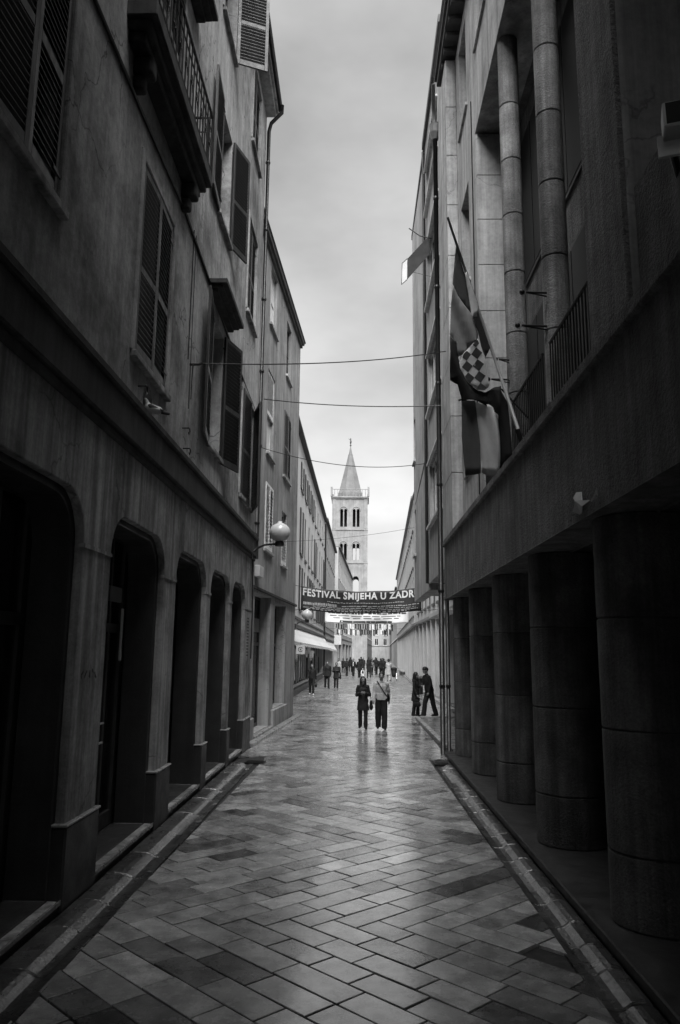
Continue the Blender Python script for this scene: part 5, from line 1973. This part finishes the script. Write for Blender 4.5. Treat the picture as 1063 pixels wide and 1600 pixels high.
def person(label, x, y, rotz, H=1.74, hair='short', hair_mat=M_hair, top_mat=M_cloth_black, leg_mat=M_cloth_black, coat=0.0, stride=0.12, lead=1,
           arms=('hang', 'hang'), head_pitch=0.0, head_yaw=0.0, near=False, bag=None, bag_side=1, lean=0.0, build=1.0, group='people walking on the wet street', hood=False, shoe_mat=M_leather, front=None, leg_w=1.0):
    t = thing('person', label, 'person', group, loc=(x, y, 0.0), rotz=R(rotz))
    s = H/1.75
    vx = 0.011 if near else 0.024
    def V(a, b, c):
        yy = b - lean*max(0.0, c-0.9)      # lean forwards (towards -y)
        return Vector((a*s, yy*s, c*s))
    sh = 0.172*build
    # joints
    legs = {}
    for sd_ in (-1, 1):
        f = stride*lead*sd_
        if stride == 0:
            f = 0
        knee = V(sd_*0.095, -f*0.55-0.02, 0.50)
        ank = V(sd_*0.095, -f, 0.095 if f >= 0 else 0.12)
        legs[sd_] = (V(sd_*0.085, 0, 0.92), knee, ank, ank+Vector((sd_*0.02*s, -0.15*s, -0.055*s)), ank+Vector((0, 0.05*s, -0.05*s)))
    arm = {}
    for sd_, k in zip((-1, 1), arms):
        sp = V(sd_*sh, 0, 1.395)
        if k == 'hang':
            el, wr = V(sd_*(sh+0.05), 0.03+0.06*sd_*lead*(stride > 0), 1.13), V(sd_*(sh+0.06), -0.03+0.12*sd_*lead*(stride > 0), 0.88)
        elif k == 'chest':
            el, wr = V(sd_*(sh+0.055), 0.03, 1.12), V(sd_*0.075, -0.20, 1.20)
        elif k == 'pocket':
            el, wr = V(sd_*(sh+0.09), 0.06, 1.14), V(sd_*(sh-0.0), -0.08, 0.95)
        elif k == 'forward':
            el, wr = V(sd_*(sh+0.03), -0.10, 1.14), V(sd_*0.14, -0.36, 1.05)
        arm[sd_] = (sp, el, wr)
    neck, chest, pelv = V(0, 0.0, 1.49), V(0, 0, 1.27), V(0, 0, 0.95)
    hc = V(0, -0.02, 1.618)
    qh = Matrix.Rotation(R(head_yaw), 3, 'Z') @ Matrix.Rotation(R(head_pitch), 3, 'X')
    def Hd(a, b, c):
        return hc + qh @ Vector((a*s, b*s, c*s))
    # ---- body
    mb = MB()
    mb.capsule(pelv, chest, 0.115*s, 0.125*s, 12, 1.2, 0.78)
    mb.capsule(V(-sh+0.04, 0, 1.385), V(sh-0.04, 0, 1.385), 0.05*s, 0.05*s, 10)
    mb.capsule(V(0, 0.01, 1.40), Hd(0, 0.01, -0.05), 0.058*s, 0.05*s, 10)
    mb.sphere(Hd(0, 0.012, 0.025), 0.094*s, 14, 10, (0.86, 1.02, 1.0))
    mb.capsule(Hd(0, -0.045, -0.03), Hd(0, -0.05, -0.075), 0.060*s, 0.040*s, 10)
    mb.capsule(Hd(0, -0.088, 0.015), Hd(0, -0.108, -0.018), 0.012*s, 0.018*s, 8)
    for sd_ in (-1, 1):
        mb.sphere(Hd(sd_*0.082, 0.01, -0.005), 0.026*s, 8, 6, (0.5, 0.8, 1.2))
        hp, kn, an, toe, heel = legs[sd_]
        mb.capsule(hp, kn, 0.082*s, 0.056*s, 10)
        mb.capsule(kn, an, 0.054*s, 0.038*s, 10)
        sp, el, wr = arm[sd_]
        mb.capsule(sp, el, 0.050*s, 0.040*s, 10)
        mb.capsule(el, wr, 0.038*s, 0.027*s, 10)
        d = (wr-el).normalized()
        pm = wr+d*0.075*s
        mb.capsule(wr, pm, 0.027*s, 0.032*s, 8)
        side = Vector((0, 1, 0)) if abs(d.z) > 0.6 else Vector((0, 0, 1))
        if near:
            inw = Vector((-sd_, 0, 0)) if abs(d.z) > 0.6 else Vector((0, 0.4, -0.6))
            for i, ln in enumerate((0.060, 0.068, 0.064, 0.050)):
                b0 = pm+side*(0.030-0.020*i)*s*-1
                m0 = b0+(d*0.6*ln+inw*0.25*ln)*s
                e0 = m0+(d*0.35*ln+inw*0.6*ln)*s
                mb.capsule(b0, m0, 0.0095*s, 0.009*s, 7)
                mb.capsule(m0, e0, 0.009*s, 0.008*s, 7)
            th0 = wr+d*0.02*s-side*0.028*s
            th1 = th0+(d*0.035-side*0.022)*s
            mb.capsule(th0, th1, 0.011*s, 0.010*s, 7)
            mb.capsule(th1, th1+(d*0.03+inw*0.008)*s, 0.010*s, 0.009*s, 7)
        else:
            mb.capsule(pm, pm+d*0.06*s, 0.028*s, 0.018*s, 8)
    body = fuse(mb, 'body', M_skin, t, 0.0085 if near else 0.02, 2)
    if near:
        for sd_ in (-1, 1):
            q = MB()
            q.sphere(Hd(sd_*0.033, -0.083, 0.022), 0.011*s, 8, 6, (1.2, 0.7, 0.8))
            q.build('eye', M_hair, body)
        q = MB()
        q.capsule(Hd(-0.02, -0.096, -0.052), Hd(0.02, -0.096, -0.052), 0.006*s, 0.006*s, 6)
        q.build('mouth', M_cloth_mid, body)
    # ---- trousers
    mb = MB()
    mb.capsule(pelv, V(0, 0, 1.04), 0.135*s, 0.135*s, 12, 1.18, 0.84)
    for sd_ in (-1, 1):
        hp, kn, an, toe, heel = legs[sd_]
        mb.capsule(hp, kn, 0.102*s*leg_w**0.4, 0.074*s*leg_w, 10)
        mb.cone(an+Vector((0, 0.012, -0.045*s)), kn, (0.066*s*leg_w, 0.078*s*leg_w), (0.070*s*leg_w, 0.072*s*leg_w))
    fuse(mb, 'trousers', leg_mat, t, vx, 1, folds=0.030)
    for sd_ in (-1, 1):
        hp, kn, an, toe, heel = legs[sd_]
        q = MB()
        q.capsule(heel+Vector((0, 0, 0.012*s)), toe+Vector((0, 0, 0.0)), 0.046*s, 0.040*s, 10)
        q.capsule(heel+Vector((0, 0, 0.01)), an+Vector((0, 0, 0.03)), 0.046*s, 0.048*s, 10)
        fuse(q, 'shoe', shoe_mat, t, vx)
    # ---- top
    mb = MB()
    mb.cone(V(0, 0, 0.90), V(0, 0, 1.10), (0.182*s*build, 0.132*s*build), (0.165*s*build, 0.125*s*build))
    mb.capsule(V(0, 0, 1.10), V(0, 0, 1.28), 0.135*s*build, 0.142*s*build, 14, 1.2, 0.88)
    for sd_ in (-1, 1):
        mb.capsule(V(0, 0.01, 1.445), V(sd_*(sh-0.01), 0.0, 1.385), 0.062*s, 0.066*s, 10)
    mb.capsule(V(0, 0.01, 1.43), V(0, 0.012, 1.485), 0.078*s, 0.064*s, 10)
    if coat > 0:
        mb.cone(V(0, 0.01, 0.92-coat), V(0, 0, 1.06), (0.225*s*build, 0.175*s*build), (0.168*s*build, 0.128*s*build))
    for sd_ in (-1, 1):
        sp, el, wr = arm[sd_]
        mb.capsule(sp, el, 0.066*s, 0.056*s, 10)
        mb.capsule(el, wr-(wr-el).normalized()*0.01, 0.055*s, 0.045*s, 10)
    if hood:
        mb.capsule(V(-0.06, 0.07, 1.47), V(0.06, 0.07, 1.47), 0.07*s, 0.07*s, 10)
    fuse(mb, 'coat' if coat > 0 else 'jacket', top_mat, t, vx, 1, folds=0.036)
    if front:
        mb = MB()
        mb.capsule(V(0, -0.075, 1.05), V(0, -0.085, 1.40), 0.07*s, 0.06*s, 10, 0.8, 1.0)
        fuse(mb, 'shirt_front', front, t, vx)
    # ---- hair
    mb = MB()
    if hair != 'bald':
        mb.sphere(Hd(0, 0.028, 0.045), 0.104*s, 14, 10, (0.88, 0.98, 0.92))
        mb.sphere(Hd(0, 0.06, 0.0), 0.085*s, 12, 8)
    if hair == 'long':
        mb.capsule(Hd(0, 0.065, 0.0), V(0, 0.09, 1.40), 0.09*s, 0.075*s, 12, 1.15, 0.7)
        for sd_ in (-1, 1):
            mb.capsule(Hd(sd_*0.08, 0.0, 0.04), V(sd_*0.095, -0.01, 1.42), 0.034*s, 0.03*s, 10)
    if hair == 'hat':
        mb.capsule(Hd(0, 0.02, 0.06), Hd(0, 0.02, 0.09), 0.112*s, 0.10*s, 12)
        mb.sphere(Hd(0, -0.02, 0.05), 0.14*s, 14, 6, (1, 1.05, 0.14))
    if hair != 'bald':
        fuse(mb, 'hair' if hair != 'hat' else 'hat', hair_mat, t, 0.012 if near else 0.022)
    # ---- bags
    if bag == 'cross':
        q = MB()
        pts = []
        for i in range(25):
            a = i/24
            ang = a*2*math.pi
            u = 0.5-0.5*math.cos(ang)          # 0 at the left shoulder, 1 at the right hip
            fr = -1 if a < 0.5 else 1
            pts.append(V(-0.13+0.30*u, fr*0.150*math.sqrt(max(0.02, math.sin(math.pi*u)))+0.0, 1.47-0.47*u))
        q.tube(pts, 0.016*s, 6)
        q.build('bag_strap', M_leather, t)
        q = MB()
        q.capsule(V(0.21, 0.0, 1.02), V(0.21, 0.06, 0.93), 0.08*s, 0.09*s, 10, 0.6, 1.0)
        fuse(q, 'bag', M_leather, t, vx)
    elif bag == 'shoulder':
        q = MB()
        q.tube([V(bag_side*0.17, -0.02, 1.47), V(bag_side*0.26, -0.08, 1.15), V(bag_side*0.27, -0.06, 0.90)], 0.012*s, 6)
        q.tube([V(bag_side*0.17, 0.02, 1.47), V(bag_side*0.27, 0.06, 1.15), V(bag_side*0.28, 0.06, 0.90)], 0.012*s, 6)
        q.build('bag_strap', M_leather, t)
        q = MB()
        q.capsule(V(bag_side*0.28, -0.08, 0.86), V(bag_side*0.28, 0.08, 0.86), 0.10*s, 0.10*s, 10, 0.55, 1.0)
        q.capsule(V(bag_side*0.28, -0.10, 0.74), V(bag_side*0.28, 0.10, 0.74), 0.11*s, 0.11*s, 10, 0.6, 1.0)
        fuse(q, 'bag', M_leather, t, vx)
    elif bag == 'hand':
        q = MB()
        w_ = arm[bag_side][2]
        q.capsule(w_+Vector((0, -0.06, -0.36)), w_+Vector((0, 0.08, -0.36)), 0.10, 0.10, 10, 0.6, 1.0)
        q.capsule(w_+Vector((0, -0.03, -0.24)), w_+Vector((0, 0.05, -0.24)), 0.06, 0.06, 10, 0.5, 1.0)
        fuse(q, 'bag', M_leather, t, vx)
        q = MB()
        q.tube([w_+Vector((0, -0.05, -0.22)), w_+Vector((0, 0, -0.09)), w_+Vector((0, 0.06, -0.22))], 0.010, 6)
        q.build('bag_handle', M_leather, t)
    elif bag == 'pack':
        q = MB()
        q.capsule(V(0, 0.17, 1.12), V(0, 0.16, 1.36), 0.13*s, 0.12*s, 10, 1.0, 0.75)
        fuse(q, 'backpack', M_leather, t, vx)
    return t

G1 = 'the couple walking towards the viewpoint'
person('woman with long dark hair in a dark coat, hands raised to her chest', 0.18, 25.1, 0, 1.63, 'long', coat=0.30, arms=('chest', 'chest'), stride=0.07, near=True, head_yaw=14, head_pitch=-6, bag='shoulder', bag_side=1, group=G1, build=0.95, leg_mat=M_cloth_black, top_mat=M_cloth_dark)
person('man in a pale sweater and dark trousers with a bag strap across his chest', 0.76, 25.0, 0, 1.77, 'short', top_mat=M_cloth_pale, arms=('hang', 'hang'), stride=0.06, near=True, bag='cross', group=G1, build=1.06, leg_w=1.32)
G2 = 'the couple standing by the pillars'
person('tall man in black bending his head beside the right arcade', 2.74, 30.05, -70, 1.86, 'short', arms=('forward', 'hang'), stride=0.2, near=True, head_pitch=40, lean=0.2, group=G2, build=1.15, lead=-1, leg_w=1.2)
person('woman in a black coat with a handbag standing close in front of the bending man', 2.22, 30.05, 62, 1.66, 'long', coat=0.3, arms=('hang', 'chest'), stride=0.06, near=True, bag='hand', bag_side=-1, group=G2, head_pitch=14, build=0.95)
person('man in black walking past the shop windows under the awning', -2.55, 43.9, 0, 1.72, 'short', stride=0.16, arms=('hang', 'hang'), shoe_mat=M_cloth_white, bag='hand', bag_side=1)
person('stout person in dark coat, left of the pair beyond the awning', -2.0, 51.6, 10, 1.78, 'short', stride=0.12, build=1.15, coat=0.15, top_mat=M_cloth_black)
person('woman in dark coat with shoulder bag, right of the pair beyond the awning', -1.40, 51.7, -5, 1.70, 'short', stride=0.10, coat=0.25, bag='shoulder', arms=('chest', 'chest'), top_mat=M_cloth_dark)
crowd = [(-1.57, 86.3, 180, 1.66, 'short', M_cloth_black, 0.2, 'person in black at the left edge of the distant crowd'),
         (-1.03, 80.2, 170, 1.80, 'short', M_cloth_dark, 0.0, 'tall person in dark jacket, second from the left of the distant crowd'),
         (-0.34, 79.4, 0, 1.76, 'short', M_cloth_black, 0.0, 'man in an open dark jacket over a white shirt in the crowd'),
         (0.12, 75.6, 180, 1.82, 'short', M_cloth_black, 0.2, 'tall person in a black coat in the middle of the crowd'),
         (0.52, 79.7, 180, 1.70, 'long', M_cloth_dark, 0.1, 'long haired person in charcoal behind the white coated child'),
         (1.06, 75.9, 180, 1.82, 'long', M_cloth_black, 0.35, 'person in a long black coat right of the crowd centre'),
         (1.56, 82.3, 5, 1.66, 'short', M_cloth_mid, 0.0, 'person in a mid grey jacket half hidden in the crowd'),
         (1.95, 80.2, 180, 1.82, 'short', M_cloth_black, 0.1, 'broad person in black beside the light coated walker, left one'),
         (2.36, 82.6, 180, 1.80, 'short', M_cloth_black, 0.2, 'broad person in black beside the light coated walker, right one'),
         (2.80, 90.1, 180, 1.78, 'hat', M_cloth_dark, 0.2, 'person with a brimmed hat at the back right of the crowd'),
         (-1.80, 79.5, 0, 1.68, 'short', M_cloth_pale, 0.0, 'person in a pale jacket behind the pair on the left'),
         (-0.75, 92.0, 180, 1.76, 'long', M_cloth_black, 0.25, 'long haired walker in black behind the second person from the left'),
         (-2.1, 88.0, 180, 1.74, 'short', M_cloth_dark, 0.0, 'walker close to the far left shop fronts'),
         (0.35, 90.0, 180, 1.80, 'short', M_cloth_black, 0.1, 'tall walker in black one row behind the crowd centre'),
         (1.75, 91.0, 0, 1.76, 'long', M_cloth_black, 0.3, 'long haired walker in black behind the grey jacket'),
         (2.62, 84.5, 180, 1.80, 'short', M_cloth_black, 0.2, 'broad walker in black at the right end of the crowd'),
         (3.1, 95.0, 0, 1.74, 'short', M_cloth_dark, 0.1, 'walker in charcoal near the far right kerb'),
         (1.35, 95.0, 180, 1.80, 'short', M_cloth_black, 0.0, 'far walker in black seen between the heads of the crowd'),
         (0.75, 98.0, 0, 1.74, 'short', M_cloth_dark, 0.2, 'farthest walker in charcoal behind the crowd centre'),
         (2.25, 99.0, 180, 1.84, 'short', M_cloth_black, 0.0, 'farthest tall walker in black behind the crowd on the right')]
rd = random.Random(8)
for i, (x, y, rz, h, hr, mt, ct, lb) in enumerate(crowd):
    person(lb, x+rd.uniform(-0.12, 0.12), y+rd.uniform(-3.0, 3.0), rz+rd.uniform(-25, 25), h*rd.uniform(0.95, 1.03), hr, top_mat=mt, coat=ct, stride=rd.uniform(0.08, 0.2), lead=rd.choice((-1, 1)), arms=rd.choice((('hang', 'hang'), ('hang', 'pocket'), ('chest', 'hang'))),
           leg_mat=rd.choice((M_cloth_black, M_cloth_dark)), group='people in the distant crowd', build=1.12 if 'broad' in lb else 1.0, front=M_cloth_white if 'white shirt' in lb else None)
person('walker in a pale coat and hat pushing the stroller', 2.60, 65.6, 180, 1.80, 'hat', hair_mat=M_cloth_dark, top_mat=M_cloth_pale, leg_mat=M_cloth_pale, coat=0.4, stride=0.14, arms=('forward', 'forward'), group='people in the distant crowd')
person('small child in a white coat in front of the crowd', 0.45, 67.3, 180, 1.0, 'short', hair_mat=M_cloth_white, top_mat=M_cloth_white, leg_mat=M_cloth_white, coat=0.3, stride=0.06, group='people in the distant crowd', build=1.15, bag='pack')

# stroller
st = thing('stroller', 'dark folding pushchair beside the pale coated walker', 'stroller', loc=(3.05, 65.9, 0), rotz=R(176))
mb = MB()
mb.capsule((0, 0.05, 0.52), (0, -0.12, 0.80), 0.20, 0.22, 12, 1.0, 0.8)
fuse(mb, 'seat', M_cloth_black, st, 0.02)
mb = MB()
mb.capsule((-0.12, -0.12, 0.98), (0.12, -0.12, 0.98), 0.16, 0.16, 12)
fuse(mb, 'hood', M_cloth_black, st, 0.02)
for sx in (-1, 1):
    mb = MB()
    mb.tube([(sx*0.24, 0.36, 0.10), (sx*0.22, 0.0, 0.5), (sx*0.22, -0.38, 1.02)], 0.014, 6)
    mb.tube([(sx*0.24, -0.34, 0.10), (sx*0.22, 0.0, 0.5)], 0.014, 6)
    mb.build('side_frame', M_metal, st)
    for yy in (0.36, -0.34):
        q = MB()
        q.tube([(sx*0.24-0.02, yy, 0.10), (sx*0.24+0.02, yy, 0.10)], 0.10, 14)
        q.build('wheel', M_leather, st)
MB().tube([(-0.22, -0.38, 1.02), (0.22, -0.38, 1.02)], 0.018, 6).build('handle', M_leather, st)

# litter bin by the pillars
bi = thing('litter_bin', 'dark cylindrical litter bin standing before the pillars of the right arcade', 'bin', loc=(3.60, 46.0, 0.0))
mb = MB()
mb.lathe([(0.20, 0.0), (0.22, 0.02), (0.22, 0.85), (0.24, 0.86), (0.24, 0.92), (0.19, 0.93)], (0, 0, 0), 18)
mb.build('bin_body', M_iron, bi)
MB().lathe([(0.24, 0.93), (0.24, 1.0), (0.12, 1.05)], (0, 0, 0.02), 18).build('bin_lid', M_zinc, bi)

# white stone bench along the far right arcade
be = thing('stone_bench', 'low pale stone bench at the kerb of the far right arcade', 'bench', loc=(4.9, 84, 0))
MB().box(-0.35, 0.35, -3.2, 3.2, 0.36, 0.5).build('seat_slab', M_kerb, be, bevel=0.02)
for yy in (-2.6, 0, 2.6):
    MB().box(-0.28, 0.28, yy-0.25, yy+0.25, 0.0, 0.36).build('leg', M_kerb, be, bevel=0.02)
